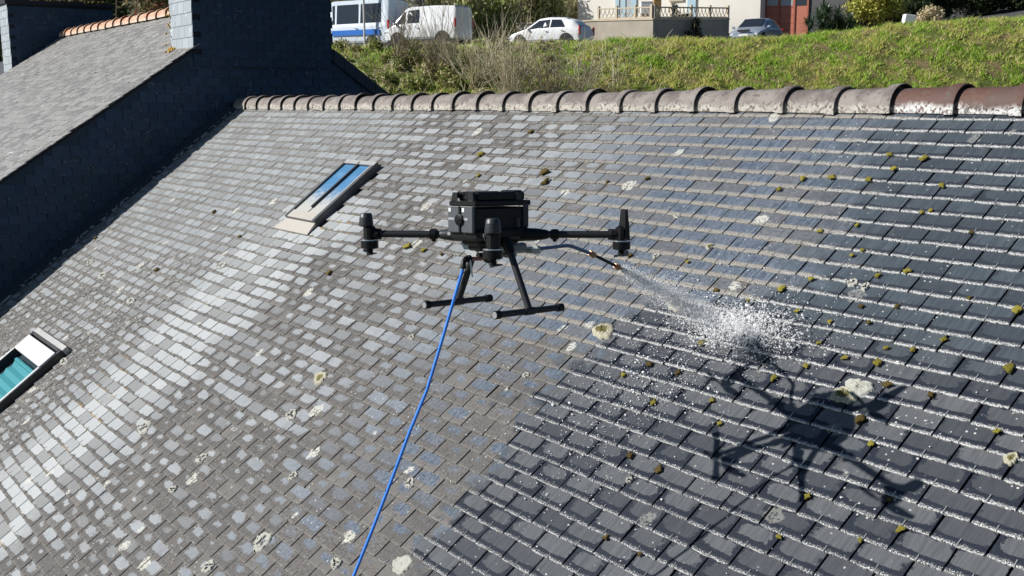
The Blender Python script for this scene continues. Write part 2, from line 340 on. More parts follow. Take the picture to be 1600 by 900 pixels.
class SlateField:
    """spots: list of (u, s_butt, width); local frame x=u, y=-s, z=normal"""
    def __init__(s, spots, e, length, th, jag, mat, parent, toworld, limit, seed, name='slate', hskip=None):
        rg = np.random.default_rng(seed); vars_ = []
        ref = SW
        for k in range(28):
            V, F = slate_geo(ref - rg.uniform(.008, .013), length, th, jag, rg)
            n = len(V); rnd = np.tile(np.append(rg.random(3), 1), (n, 1)); uv = np.stack([V[:, 0] / ref + .5, V[:, 1] / e, 0 * V[:, 0]], 1)
            me = np_mesh(name, V, F, rnd, uv); me.materials.append(mat); vars_.append((V, F, me))
        info = []
        for i, (u, sb, w) in enumerate(spots):
            X = toworld(u, sb - e / 2); x, y, z = pxof(X)
            inside = z > 0 and -20 < x < 1620 and -10 < y < 910
            info.append((-1 if inside else 0, z, i))
        order = sorted(info); chosen = set(i for a, z, i in order[:limit] if a < 0)
        BV = []; BF = []; BR = []; BU = []; nb = 0
        for i, (u, sb, w) in enumerate(spots):
            rot = rg.normal(0, .008); roll = rg.normal(0, .006); sc = (w - .0) / ref; hz = rg.uniform(0, .002)
            if i in chosen:
                k = rg.integers(28); M = tiltmat(rot, roll).to_4x4(); M.translation = (u, -sb, hz)
                M = M @ Matrix.Diagonal((sc, 1, 1, 1)); place(name, vars_[k][2], parent, M)
            else:
                V, F = slate_geo(w - rg.choice([.009, .010, .012, .013, .016], p=[.3, .3, .2, .12, .08]), length, th, jag, rg); R3 = np.array(tiltmat(rot, roll)); n = len(V)
                BU.append(np.stack([V[:, 0] / w + .5, V[:, 1] / e, 0 * V[:, 0]], 1)); BR.append(np.tile(np.append(rg.random(3), 1), (n, 1)))
                BV.append(V @ R3.T + np.array([u, -sb, hz])); BF += [tuple(j + nb for j in f) for f in F]; nb += n
        if BV:
            me = np_mesh(name + 's', np.concatenate(BV), BF, np.concatenate(BR), np.concatenate(BU)); me.materials.append(mat)
            o = place('slate_field', me, parent, Matrix.Identity(4)); o['kind'] = 'stuff'; s.rest = o

# ================================================================== THE HOUSE BEING WASHED
XL, XR, SMAX = -10.3, 4.5, 6.7
house = empty('slate_roofed_house', (0, 0, -6), 'house whose wide grey slate roof is being washed below the flying drone', 'house')
FR = frame((0, 0, 0), UX, -SD, RN)
deck = MB()
def slab(mb, u0, u1, s0, s1, h0, h1): mb.box((0.5 * (u0 + u1), -.5 * (s0 + s1), .5 * (h0 + h1)), (u1 - u0, s1 - s0, h1 - h0))
slab(deck, XL, XR, -.12, SMAX - .1, -.10, -.022)
me = bpy.data.meshes.new('roof'); me.from_pydata(deck.v, [], deck.f); me.materials.append(M_DECK)
roof = bpy.data.objects.new('roof', me); COL.objects.link(roof); roof.parent = house
roof.matrix_parent_inverse = wm(house).inverted(); roof.matrix_basis = FR; WM[roof.name] = FR.copy()
back = MB()   # rear slope and walls
bz = math.tan(PITCH); yb = 7.5
back.add([(XL, .14, .09), (XR, .14, .09), (XR, yb, .09 - (yb - .14) * bz), (XL, yb, .09 - (yb - .14) * bz)] + [(XL, .14, -.01), (XR, .14, -.01), (XR, yb, -.01 - (yb - .14) * bz), (XL, yb, -.01 - (yb - .14) * bz)], [(0, 1, 2, 3), (7, 6, 5, 4), (0, 4, 5, 1), (1, 5, 6, 2), (2, 6, 7, 3), (3, 7, 4, 0)])
back.build('rear_roof', M_NSLATE, house)
wl = MB(); wl.box((.5 * (XL + XR), .9, -5.2), (XR - XL - .3, 10.6, 1.6)); wl.add([(XR - .2, -5.0, -4.4), (XR - .2, 6.3, -4.8), (XR - .2, .14, -.12), (XR - .45, -5.0, -4.4), (XR - .45, 6.3, -4.8), (XR - .45, .14, -.12)], [(0, 1, 2), (5, 4, 3), (0, 3, 4, 1), (1, 4, 5, 2), (2, 5, 3, 0)])
wl.build('wall', simple('rendered_wall', (.5, .48, .43), .9, 0, .1, 8), house)

def in_skylight(u, s): return (-5.72 < u < -5.14 and .80 < s < 1.64) or (-8.16 < u < -7.10 and 3.79 < s < 5.10)
spots = []; hooks = MB(); joints = []
for r in range(0, int(SMAX / SE)):
    base = 0.0 if r % 2 else SW / 2
    k0 = int(XL / SW) - 1; x = k0 * SW + base; drift = random.uniform(-.008, .008)
    js = []
    while x < XR:
        js.append(x + drift + random.gauss(0, .0045)); x += SW
    sj = random.gauss(0, .002)
    for a, b in zip(js[:-1], js[1:]):
        if a < XL + .02: a = XL + .02
        if b > XR or b - a < .04: continue
        u = .5 * (a + b); sb = r * SE + sj + random.gauss(0, .0022) + .004 * math.sin(u * 1.3 + r * .2)
        if in_skylight(u, sb - SE * .4): continue
        spots.append((u, sb, b - a)); joints.append((a, sb, r))
        # wire hook: nose over the lower edge, shank lying up the face
        hk = sb - .002; ux = u + random.gauss(0, .004); L = random.uniform(.020, .034)
        P = [(ux, -hk + L, .0045 - L * TILT * .9), (ux + random.gauss(0, .001), -hk - .003, .0042), (ux, -hk - .005, -.008)]
        if u > -9.8: hooks.tube(P, .0021, 4, False)
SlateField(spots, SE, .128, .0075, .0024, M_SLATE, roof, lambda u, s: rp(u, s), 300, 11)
hk = hooks.build('hook', M_WIRE, None); hk.parent = roof; hk['kind'] = 'stuff'; hk.name = 'slate_hooks'

# ridge tiles: barrel with a raised collar at the right end
RU = [-10.15, -9.76, -9.40, -9.03, -8.67, -8.31, -7.95, -7.56, -7.18, -6.81, -6.43, -6.04, -5.66, -5.29, -4.93, -4.54, -4.14, -3.77, -3.40, -3.03, -2.64, -2.26, -1.87, -1.50, -1.09, -.70, -.31, .09, .48, .86, 1.25, 1.64, 2.02, 2.41, 2.8, 3.18, 3.57, 3.95, 4.34]
def ridge_tile(u0, u1, cy, cz, r, mat, parent, n=14, seed=0):
    rg = random.Random(seed); V = []; F = []
    dz = rg.gauss(0, .002); tilt = rg.gauss(0, .0012)
    prof = [(u0 - .03, r - .014), (u1 - .075, r - .004), (u1 - .068, r + .014), (u1 - .012, r + .018), (u1, r + .015), (u1, r + .008), (u1 - .055, r + .006), (u1 - .06, r - .02), (u0 - .03, r - .028)]
    m_ = len(prof)
    for i, (x, rr) in enumerate(prof):
        for j in range(n + 1):
            t = R_(-12) + (math.pi + R_(24)) * j / n
            V.append((x, cy - rr * math.cos(t) * .98, cz + rr * math.sin(t) * .95 + dz + tilt * i))
    for i in range(m_ - 1):
        for j in range(n): a = i * (n + 1) + j; F.append((a, a + n + 1, a + n + 2, a + 1))
    for j in (0, n): F.append(tuple(i * (n + 1) + j for i in (range(m_) if j else range(m_ - 1, -1, -1))))
    me = bpy.data.meshes.new('ridge_tile'); me.from_pydata(V, [], F); me.update()
    o = link('ridge_tile', me, mat, parent, 35)
    if seed < 0: pass
    return o
for i in range(len(RU) - 1):
    ridge_tile(RU[i], RU[i + 1], .152, .058 + .008 * math.exp(-((RU[i] + 9) / 2.0) ** 2) * -1, .136, M_RUST if -.35 < RU[i] < .5 else M_RIDGE, house, seed=i)
mo = MB(); mo.box((.5 * (XL + XR), .15, .045), (XR - XL - .02, .20, .10)); mo.build('ridge_mortar', M_DECK, house)
# flashing strip along the foot of the neighbour's gable, crusted with lichen
fk = MB(); fl = MB(); fl.add([rp(XL + .005, -.05, .012), rp(XL + .24, -.05, .004), rp(XL + .24, SMAX - .1, .004), rp(XL + .005, SMAX - .1, .012), rp(XL + .005, -.05, .06), rp(XL + .10, -.05, .035), rp(XL + .10, SMAX - .1, .035), rp(XL + .005, SMAX - .1, .06)], [(5, 1, 2, 6), (4, 5, 6, 7), (0, 4, 7, 3), (0, 1, 5, 4), (3, 7, 6, 2)])
for k in range(170):
    s_ = random.uniform(0, SMAX - .4); r_ = random.uniform(.01, .035)
    fk.box(rp(XL + random.uniform(.12, .26), s_, .014), (r_, r_ * random.uniform(1, 3), .016), (UX, SD, RN), .6)
fk.build('lichen_flecks', simple('lichened_fillet', (.30, .31, .31), .9, 0, .6, 40, None, .6), house)['kind'] = 'stuff'
fl.build('mortar_fillet', simple('dark_fillet', (.030, .040, .055), .9, 0, .5, 30, None, .4), house)

# ------------------------------------------------------------------ skylights
def glass(name, tint):
    s = N(name); o = s.t; tr = s.n('ShaderNodeBsdfTransparent'); tr.inputs[0].default_value = (*tint, 1); gl = s.n('ShaderNodeBsdfGlossy'); gl.inputs['Roughness'].default_value = .02
    lw = s.n('ShaderNodeFresnel'); lw.inputs[0].default_value = 1.5; mx = s.n('ShaderNodeMixShader'); s.put(mx.inputs[0], s.mul(lw.outputs[0], s.sub(1.0, s.n('ShaderNodeNewGeometry').outputs['Backfacing']))); o.links.new(tr.outputs[0], mx.inputs[1]); o.links.new(gl.outputs[0], mx.inputs[2])
    o.links.new(mx.outputs[0], o.nodes['Material Output'].inputs[0]); return s.m
M_GLASS = glass('window_glass', (.80, .86, .88))
def sb(mb, u0, u1, s0, s1, h0, h1): mb.box(rp(.5 * (u0 + u1), .5 * (s0 + s1), .5 * (h0 + h1)), (u1 - u0, s1 - s0, h1 - h0), (UX, -SD, RN))
# the old zinc one near the ridge
u0, u1, s0, s1, hh = -5.73, -5.13, .81, 1.635, .062
k = MB(); sb(k, u0, u0 + .03, s0, s1, -.02, hh); sb(k, u1 - .05, u1, s0, s1, -.02, hh); sb(k, u0 + .03, u1 - .05, s0, s0 + .05, -.02, hh - .002); sb(k, u0 + .03, u1 - .05, s1 - .10, s1, -.02, hh - .012)
sky1 = k.build('skylight', simple('dark_zinc_frame', (.085, .088, .092), .55, .1, .25, 20), house); sky1['label'] = 'old zinc framed skylight near the ridge with two panes coloured like the blue sky they reflect'; WM[sky1.name] = Matrix.Identity(4)
k = MB(); sb(k, u0 + .03, u1 - .0, s0, s0 + .05, hh - .002, hh + .004); k.build('frame_cap', M_ZINC, sky1); k = MB(); sb(k, u1 - .05, u1 - .03, s0 + .05, s1, hh, hh + .004); k.build('frame_cap', M_ZINC, sky1); k = MB(); sb(k, u0 + .01, u1 - .03, s1 - .098, s1 - .004, hh - .012, hh - .007); k.build('frame_cap', M_LEAD, sky1)
k = MB(); sb(k, -5.435, -5.415, s0 + .02, s1 - .16, .03, hh + .006); k.build('glazing_bar', simple('dark_bar', (.05, .05, .055), .6), sky1)
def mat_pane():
    s = N('sky_reflection_pane'); P = s.pos(); v = s.dot(P, SD); u = s.dot(P, UX); n = s.noise(s.com(u, v), 24, 4, .7)
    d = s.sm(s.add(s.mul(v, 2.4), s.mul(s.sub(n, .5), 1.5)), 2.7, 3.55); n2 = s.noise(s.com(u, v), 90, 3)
    c = s.mix(d, (.08, .22, .40), s.mix(n2, (.25, .25, .23), (.55, .54, .50)))  # blue of the reflected sky put into the pane colour, grey debris below
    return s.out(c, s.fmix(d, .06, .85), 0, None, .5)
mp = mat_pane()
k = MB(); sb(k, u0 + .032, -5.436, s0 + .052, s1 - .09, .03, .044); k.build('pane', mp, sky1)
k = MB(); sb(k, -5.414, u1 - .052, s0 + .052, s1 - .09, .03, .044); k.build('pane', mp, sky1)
k = MB(); k.add([rp(u0 - .0, s1 - .01, .03), rp(u1 - .02, s1 - .01, .03), rp(u1 + .01, s1 + .13, .012), rp(u0 - .10, s1 + .13, .012)] + [rp(u0, s1 - .01, -.0), rp(u1 - .02, s1 - .01, -.0), rp(u1 + .01, s1 + .13, .006), rp(u0 - .10, s1 + .13, .006)], [(0, 3, 2, 1), (4, 5, 6, 7), (0, 1, 5, 4), (1, 2, 6, 5), (2, 3, 7, 6), (3, 0, 4, 7)])
k.build('apron_flashing', M_LEAD, sky1)
# the roof window with the turquoise blind
u0, u1, s0, s1, hh = -8.15, -7.08, 3.80, 5.05, .072
k = MB(); sb(k, u0, u0 + .05, s0, s1, -.02, hh); sb(k, u1 - .05, u1, s0, s1, -.02, hh - .01); sb(k, u0 + .05, u1 - .05, s0, s0 + .03, -.02, hh - .004); sb(k, u0 + .05, u1 - .05, s1 - .06, s1, -.02, hh - .012)
sky2 = k.build('roof_window', simple('dark_window_frame', (.035, .036, .038), .5, .1, .06, 20), house); sky2['label'] = 'modern roof window with a turquoise pleated blind behind its glass'; WM[sky2.name] = Matrix.Identity(4)  # frame near black: darkness of its sunless sides put into the colour
k = MB(); sb(k, u0 + .03, u1 - .012, s0 + .055, s0 + .245, .05, hh + .008); k.build('top_cover', simple('white_cover', (.58, .58, .575), .45, 0, .05, 20), sky2)
for a_, b_ in ((u0 + .004, u0 + .046), (u1 - .046, u1 - .006)):
    k = MB(); sb(k, a_, b_, s0 + .25, s1 - .004, hh - .012, hh + .003); k.build('frame_cap', simple('white_frame_cap', (.60, .61, .61), .4, 0, .05, 20), sky2)
k = MB(); sb(k, u0 - .02, u1 + .02, s0 - .06, s0 - .004, -.01, .06); k.build('head_flashing', M_ZINC, sky2)
k = MB(); sb(k, u0 + .052, u1 - .052, s0 + .2, s1 - .062, .052, .060); k.build('pane', M_GLASS, sky2)
k = MB(); sb(k, u0 + .05, u1 - .05, s0 + .03, s1 - .06, -.021, -.016); k.build('reveal', simple('dark_reveal', (.06, .08, .09), .8), sky2)
k = MB(); n_ = 64; V = []; F = []
bu0 = u0 + .26
for i in range(n_ + 1):
    s_ = s0 + .34 + (s1 - .07 - s0 - .34) * i / n_; h = .016 + .020 * (abs((i % 8) / 4 - 1))
    V += [rp(bu0 - .012 * (i % 8 == 0), s_, h), rp(u1 - .055, s_, h)]
    if i: F.append((2 * i - 2, 2 * i, 2 * i + 1, 2 * i - 1))
k.add(V, F); M_TEAL = simple('turquoise_blind', (.17, .58, .60), .6, 0, .08, 12)
k.build('pleated_blind', M_TEAL, sky2)
k = MB(); k.tube([rp(bu0 - .02, s0 + .315, .022), rp(u1 - .056, s0 + .315, .022)], .026, 10); k.build('blind_roller', M_TEAL, sky2, 40)

# ------------------------------------------------------------------ moss and lichen on the roof
def blob(r, flat, rg, amp=.25):
    import bmesh
    bm = bmesh.new(); bmesh.ops.create_icosphere(bm, subdivisions=3, radius=1)
    ph = [rg.uniform(0, 6) for _ in range(6)]
    for v in bm.verts:
        n = math.sin(v.co.x * 3 + ph[0]) * math.sin(v.co.y * 3.3 + ph[1]) + .6 * math.sin(v.co.z * 5 + v.co.x * 6 + ph[2]) * math.sin(v.co.y * 7 + ph[3])
        v.co *= r * (1 + amp * 1.5 * n + rg.uniform(-.16, .16)); v.co.z *= flat
    me = bpy.data.meshes.new('moss_cushion'); bm.to_mesh(me); bm.free(); me.shade_smooth(); return me
mvar = {mt: [] for mt in (0, 1)}
for mt, mm in ((0, M_MOSS), (1, M_MOSSB)):
    for k_ in range(7): me = blob(1, .75, random, .22); me.materials.append(mm); mvar[mt].append(me)
def moss(u, s, r, kind, h=0.004):
    M = Matrix.Translation((u, -s, h + r * .35)) @ Matrix.Rotation(random.uniform(0, 6), 4, 'Z') @ Matrix.Diagonal((r, r * random.uniform(1, 1.3), r * random.uniform(.8, 1), 1))
    place('moss_cushion', random.choice(mvar[kind]), roof, M @ Matrix.Diagonal((1.1, 1.1, .72, 1)))
for x, y, px_, kd in [(752, 242, 7, 0), (852, 270, 8, 1), (853, 286, 8, 1), (637, 386, 7, 0), (662, 392, 5, 0), (515, 427, 6, 1), (830, 207, 5, 1), (748, 275, 4, 0), (1222, 453, 8, 0), (1268, 437, 6, 0), (1590, 486, 9, 0), (1577, 577, 10, 0), (1372, 568, 8, 0), (1444, 249, 8, 0), (1418, 425, 7, 0),
                    (1475, 532, 7, 0), (1390, 243, 6, 0), (1332, 660 - 260, 5, 0), (1300, 278, 6, 0), (1255, 280, 6, 0), (1358, 282, 6, 0), (1397, 265, 6, 0), (1218, 297, 6, 0), (1472, 291, 6, 0), (1372, 432, 6, 0), (1321, 560, 6, 0), (1345, 657, 9, 1), (1387, 602, 7, 1), (1260, 573, 6, 0), (1210, 592, 7, 0), (1455, 618, 6, 1), (1558, 675, 6, 0), (1097, 538, 7, 0),
                    (1015, 570, 6, 1), (1060, 583, 5, 1), (975, 587, 6, 0), (1022, 630, 6, 0), (1113, 627, 5, 0), (1125, 663, 5, 0), (985, 713, 6, 1), (1030, 735, 7, 1), (1362, 695, 7, 0), (1408, 828, 7, 0), (1262, 777, 6, 0), (1218, 840, 6, 0), (1345, 845, 5, 0), (948, 841, 6, 1), (1000, 867, 5, 1), (1390, 782, 5, 1), (1246, 487, 5, 0), (1297, 504, 5, 0), (1280, 537, 5, 0), (1358, 505, 5, 1), (1346, 480, 5, 1), (1402, 480, 5, 1), (1340, 353, 5, 0), (1348, 392, 5, 0), (1282, 362, 5, 0), (1455, 330, 5, 0), (1441, 333, 5, 0), (1518, 364, 5, 1), (1515, 467, 5, 1), (1385, 545, 5, 0), (1427, 548, 6, 0), (1110, 385, 4, 0), (985, 400, 5, 1), (1012, 280, 5, 1), (950, 285, 4, 1), (1120, 455, 6, 1), (1170, 470, 4, 0), (1075, 410, 4, 0), (150, 372, 4, 1), (335, 332, 5, 1), (245, 422, 5, 1), (375, 370, 4, 1), (690, 398, 4, 1)]:
    u, s = roof_hit(x, y); z = pxof(rp(u, s))[2]; moss(u, s, px_ * z / F_PX * .66, kd)
def lichen(name, x, y, du, ds, seed, mat, hgt=.012, parent=None, holes=0):
    """flat crust with a lobed outline and a knobbly middle"""
    rg = random.Random(seed); u, s = roof_hit(x, y); nr, na = 9, 40; V = []; F = []; G = []
    ph = [rg.uniform(0, 6.3) for _ in range(5)]
    for i in range(nr + 1):
        t = i / nr
        for j in range(na):
            th = 2 * math.pi * j / na; k_ = 1 + .10 * math.sin(2 * th + ph[0]) + .09 * math.sin(3 * th + ph[1]) + .07 * math.sin(7 * th + ph[2]) + .05 * math.sin(11 * th + ph[3]) + rg.uniform(-.03, .03)
            h = hgt * (1 - t ** 3) * (.75 + rg.uniform(-.45, .5)) + .004 + (.004 if i == nr - 1 else 0)
            V.append((u + du * k_ * t * math.cos(th), -(s + ds * k_ * t * math.sin(th)), h if i < nr else -.006)); G.append((t, 0, 0, 1))
    for i in range(nr):
        for j in range(na):
            q = (j + 1) % na
            if holes and (i + .5) / nr < holes + .22 * math.sin(3 * j * 2 * math.pi / na + ph[4]) + .1 * math.sin(5 * j * 2 * math.pi / na + ph[1]): continue
            if holes and rg.random() < .13: continue
            F.append((i * na + j, (i + 1) * na + j, (i + 1) * na + q, i * na + q))
    me = np_mesh(name, np.array(V), F, G); me.materials.append(mat); me.shade_smooth()
    return place(name, me, roof, Matrix.Identity(4))
lichen('lichen_patch', 943, 518, .078, .062, 1, M_LICH, .024)['label'] = 'round cream lichen with a mossy dark centre at the edge of the wet slates'
lichen('lichen_patch', 1057, 476, .062, .05, 2, M_LICH, .014)['label'] = 'cream lichen under the water jet'
lichen('lichen_patch', 1341, 606, .066, .055, 3, M_LICHW, .014); lichen('lichen_patch', 1318, 618, .058, .05, 4, M_LICH, .016)
lichen('lichen_patch', 1580, 717, .028, .028, 5, M_LICH, .010)
for i, (x, y, a, b) in enumerate([(500, 590, .085, .06), (410, 846, .075, .085), (455, 648, .075, .05), (225, 668, .11, .07), (628, 882, .085, .06), (315, 716, .06, .06), (1333, 442, .035, .03), (1352, 448, .025, .03), (643, 527, .035, .03), (822, 586, .03, .022), (458, 744, .045, .04), (640, 755, .045, .04), (1058, 337, .03, .025), (1108, 385, .035, .025), (1025, 400, .03, .025), (983, 750, .022, .02), (270, 765, .045, .04), (160, 430, .12, .06), (140, 410, .11, .05), (100, 565, .10, .05), (345, 415, .10, .06), (205, 470, .09, .05), (325, 885, .06, .05), (525, 880, .05, .04)]):
    lichen('lichen_patch', x, y, a * .85, b * .85, 20 + i, M_LICHW if i else M_LICH, .0022, None, 0 if i in (0, 4) else .42)

# ================================================================== NEIGHBOUR HOUSE
nb = empty('neighbour_house', (-15.4, .6, -6), 'taller neighbouring house with orange ridge tiles and a dark slate hung gable wall', 'house')
NK = .6556; NP = math.atan(NK); NYR = .645; NZR = 1.105 + NK * NYR
NS = np.array([0, -math.cos(NP), -math.sin(NP)]); NNn = np.array([0, -math.sin(NP), math.cos(NP)]); NO = np.array([0, NYR, NZR])
NX0, NX1 = -20.75, -10.3
def npnt(u, s, h=0.0): return NO + UX * u + NS * s + NNn * h
NF = frame(NO, UX, -NS, NNn)
k = MB(); k.box((.5 * (NX0 + NX1), -3.2, -.036), (NX1 - NX0 - .04, 6.4, .03))
me = bpy.data.meshes.new('roof'); me.from_pydata(k.v, [], k.f); me.materials.append(M_DECK); nroof = bpy.data.objects.new('roof', me); COL.objects.link(nroof); nroof.parent = nb
nroof.matrix_parent_inverse = wm(nb).inverted(); nroof.matrix_basis = NF; WM[nroof.name] = NF.copy()
spots = []
for r in range(1, 56):
    x = NX0 + (SW / 2 if r % 2 else 0); 
    while x < NX1 - .05:
        x2 = min(x + SW * random.uniform(.85, 1.12), NX1 + .03); u = .5 * (x + x2); sb_ = r * SE + random.gauss(0, .006)
        if not (u > -11.1 and sb_ < 1.30): spots.append((u, sb_, x2 - x))
        x = x2
SlateField(spots, SE, .128, .010, .006, M_NSLATE, nroof, lambda u, s: npnt(u, s), 300, 21)
n_ = 20
for i in range(n_):
    a = NX0 + .25 + (-11.12 - NX0 - .25) * i / n_; b = NX0 + .25 + (-11.12 - NX0 - .25) * (i + 1) / n_
    ridge_tile(a, b, NYR, NZR - .02, .13, M_ORANGE, nb, 10, 100 + i)
k = MB()   # rear slope
y2 = 6.0; k.add([(NX0, NYR, NZR - .01), (NX1 - .04, NYR, NZR - .01), (NX1 - .04, y2, NZR - .7 * (y2 - NYR)), (NX0, y2, NZR - .7 * (y2 - NYR)), (NX0, NYR, NZR - .11), (NX1 - .04, NYR, NZR - .11), (NX1 - .04, y2, NZR - .11 - .7 * (y2 - NYR)), (NX0, y2, NZR - .11 - .7 * (y2 - NYR))], [(0, 1, 2, 3), (7, 6, 5, 4), (0, 4, 5, 1), (1, 5, 6, 2), (2, 6, 7, 3), (3, 7, 4, 0)])
k.build('rear_roof', M_NSLATE, nb)
k = MB(); yf = -5.2  # gable wall core
k.add([(NX1 - .03, yf, NZR + NK * (yf - NYR) - .06), (NX1 - .03, NYR, NZR - .06), (NX1 - .03, 5.5, NZR - .7 * (5.5 - NYR) - .06), (NX1 - .03, 5.5, -6), (NX1 - .03, yf, -6)] + [(NX0 + .03, yf, NZR + NK * (yf - NYR) - .06), (NX0 + .03, NYR, NZR - .06), (NX0 + .03, 5.5, NZR - .7 * (5.5 - NYR) - .06), (NX0 + .03, 5.5, -6), (NX0 + .03, yf, -6)], [(0, 4, 3, 2, 1), (5, 6, 7, 8, 9), (0, 5, 9, 4), (2, 3, 8, 7), (3, 4, 9, 8)])
gw = k.build('gable_wall', simple('dark_gable_render', (.020, .036, .062), .9), nb); WM[gw.name] = Matrix.Identity(4)
# slate hanging on the gable: local x along world +y, y up, z outward (+x)
GF = frame((NX1 - .015, 0, 0), (0, 1, 0), (0, 0, 1), (1, 0, 0))
kk = MB(); kk.box((-1, -1.9, -.007), (.02, .02, .01))
me = bpy.data.meshes.new('wall_cladding'); me.from_pydata(kk.v, [], kk.f); me.materials.append(M_CLAD)
cl = bpy.data.objects.new('wall_cladding', me); COL.objects.link(cl); cl.parent = nb; cl.matrix_parent_inverse = wm(nb).inverted(); cl.matrix_basis = GF; WM[cl.name] = GF.copy()
sp2 = []; nails = MB()
def vergez(y): return (NZR + NK * (y - NYR)) if y < NYR else (NZR - .7 * (y - NYR))
chim = []; CH0, CH1, CHT = -.42, 1.60, 2.9
for r in range(-38, 28):
    z = r * SE; y = -5.0 + (SW / 2 if r % 2 else 0)
    while y < 4.4:
        y2_ = y + SW; yc = y + SW / 2; ok = z + .155 < min(vergez(y), vergez(y2_)) - .012 and z > (-abs(yc) * math.tan(PITCH) - .25 if yc < 0 else -.3 - .75 * yc)
        inch = CH0 < y - .01 and y2_ < CH1 + .05 and z >= .7
        if ok and not (CH0 - .02 < yc < CH1 and z > .62): sp2.append((yc, -z, SW))
        if ok or inch:
            if random.random() < .55: nails.box((NX1 + .004 + (.022 if inch and not ok else 0), yc + random.gauss(0, .004), z + .012), (.012, random.uniform(.004, .008), random.uniform(.006, .011)))
        y = y2_
SlateField(sp2, SE, .150, .007, .0015, M_CLAD, cl, lambda u, s: np.array([NX1, u, -s]), 300, 31)
nails.build('nails', M_NAIL, nb)['kind'] = 'stuff'
# barge board of slates along the rear verge and front verge
k = MB()
for (ya, yb_) in ((CH1, 5.2),):
    for i in range(22):
        a = ya + (yb_ - ya) * i / 22; b = ya + (yb_ - ya) * (i + 1) / 22 - .006
        za, zb = vergez(a), vergez(b)
        k.add([(NX1 - .01, a, za - .02), (NX1 - .01, b, zb - .02), (NX1 - .01, b, zb - .20), (NX1 - .01, a, za - .20), (NX1 + .03, a, za - .02), (NX1 + .03, b, zb - .02), (NX1 + .025, b, zb - .20), (NX1 + .025, a, za - .20)], [(4, 7, 6, 5), (0, 1, 2, 3), (0, 4, 5, 1), (3, 2, 6, 7), (0, 3, 7, 4), (1, 5, 6, 2)])
k.build('verge_board', simple('dark_verge', (.016, .028, .05), .7), nb)
# chimneys
def chimney(parent, x0, x1, y0, y1, zb_, zt, fz, seed):
    k = MB(); k.box((.5 * (x0 + x1) - .01, .5 * (y0 + y1), .5 * (zb_ + zt)), (x1 - x0 - .03, y1 - y0 - .03, zt - zb_)); k.box((.5 * (x0 + x1), .5 * (y0 + y1), zt + .04), (x1 - x0 + .08, y1 - y0 + .08, .08))
    c = k.build('chimney', simple('chimney_core', (.012, .016, .024), .9), parent); WM[c.name] = Matrix.Identity(4)
    me0 = None; rg = random.Random(seed)
    V, F = slate_geo(SW - .006, .15, .008, .0012, np.random.default_rng(seed)); ms = []
    for mt in (M_CHIM, M_CLAD):  # pale for the sunlit face, dark for the shaded side: light put into colour
        mv = []
        for q in range(5):
            rnd = np.tile(np.array([rg.random(), rg.random(), rg.random(), 1]), (len(V), 1)); me = np_mesh('slate', V, F, rnd, np.stack([V[:, 0] / SW + .5, V[:, 1] / SE, 0 * V[:, 0]], 1)); me.materials.append(mt); mv.append(me)
        ms.append(mv)
    z = fz; r = 0
    while z < zt - .1:
        e = .155   # taller courses on the narrow sunlit face
        x = x0 + (-.11 if r % 2 else 0)
        while x < x1 - .02:
            a = max(x, x0); b = min(x + .215, x1)
            if b - a > .05:
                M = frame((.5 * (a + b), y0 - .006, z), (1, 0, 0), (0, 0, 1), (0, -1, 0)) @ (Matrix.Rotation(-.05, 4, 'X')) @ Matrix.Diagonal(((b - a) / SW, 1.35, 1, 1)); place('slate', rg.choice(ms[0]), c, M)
            x += .215
        z += e; r += 1
    z = fz - .22; r = 0
    while z < zt - .1:
        y = y0 + (SW / 2 if r % 2 else 0)
        while y < y1 - .05:
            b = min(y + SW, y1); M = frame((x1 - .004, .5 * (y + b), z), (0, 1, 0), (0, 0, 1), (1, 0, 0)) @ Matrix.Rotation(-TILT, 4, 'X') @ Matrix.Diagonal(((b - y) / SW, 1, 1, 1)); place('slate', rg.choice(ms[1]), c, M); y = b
        z += SE; r += 1
    return c
chimney(nb, -11.10, NX1 + .012, CH0, CH1, .64, CHT, .80, 3)
k = MB()
for q in range(46):
    x_ = random.choice([-11.1 + random.gauss(0, .03), random.uniform(-11.12, -10.9)]); y_ = CH0 - abs(random.gauss(.01, .03)); k.box((x_, y_, NZR + NK * (y_ - NYR) + .012 + (random.uniform(0, .5) if abs(x_ + 11.1) < .02 else 0)), (.03, .03, .02), None, .5)
k.build('ochre_lichen', simple('ochre_lichen_crust', (.45, .27, .06), .95, 0, .3, 60), nb)['kind'] = 'stuff'
# the far chimney gable beyond the neighbour's roof
def planeX(x, y, X): d = ray(x, y); return CAM + d * ((X - CAM[0]) / d[0])
T1 = planeX(24, 2, -20.68); T2 = planeX(176, 9, -20.68)
far = empty('far_gable_house', (-24, 1, -6), 'farther slate house seen as a broad dark chimney gable at the top left corner', 'house')
chimney(far, -21.45, -20.68, -.40, float(T2[1]), .2, float(.5 * (T1[2] + T2[2])) - .05, .62, 5)
k = MB()
for q in range(240): k.box((random.uniform(-21.4, -20.66), random.uniform(-.4, T2[1]), .5 * (T1[2] + T2[2]) + .02 + random.uniform(-.01, .05)), (random.uniform(.04, .12), random.uniform(.04, .12), .05), None, .6)
k.build('moss_on_cap', M_MOSSB, far)['kind'] = 'stuff'
k = MB(); k.add([(-20.82, -.2, .5), (-20.82, .8, 1.2), (-20.82, 7, -2.4), (-20.82, 7, -6), (-20.82, -.2, -6), (-28, -.2, .5), (-28, .8, 1.2), (-28, 7, -2.4), (-28, 7, -6), (-28, -.2, -6)], [(0, 4, 3, 2, 1), (5, 6, 7, 8, 9), (0, 1, 6, 5), (1, 2, 7, 6), (2, 3, 8, 7), (4, 0, 5, 9), (3, 4, 9, 8)])
k.build('wall', simple('far_gable_slate', (.04, .045, .055), .8), far)
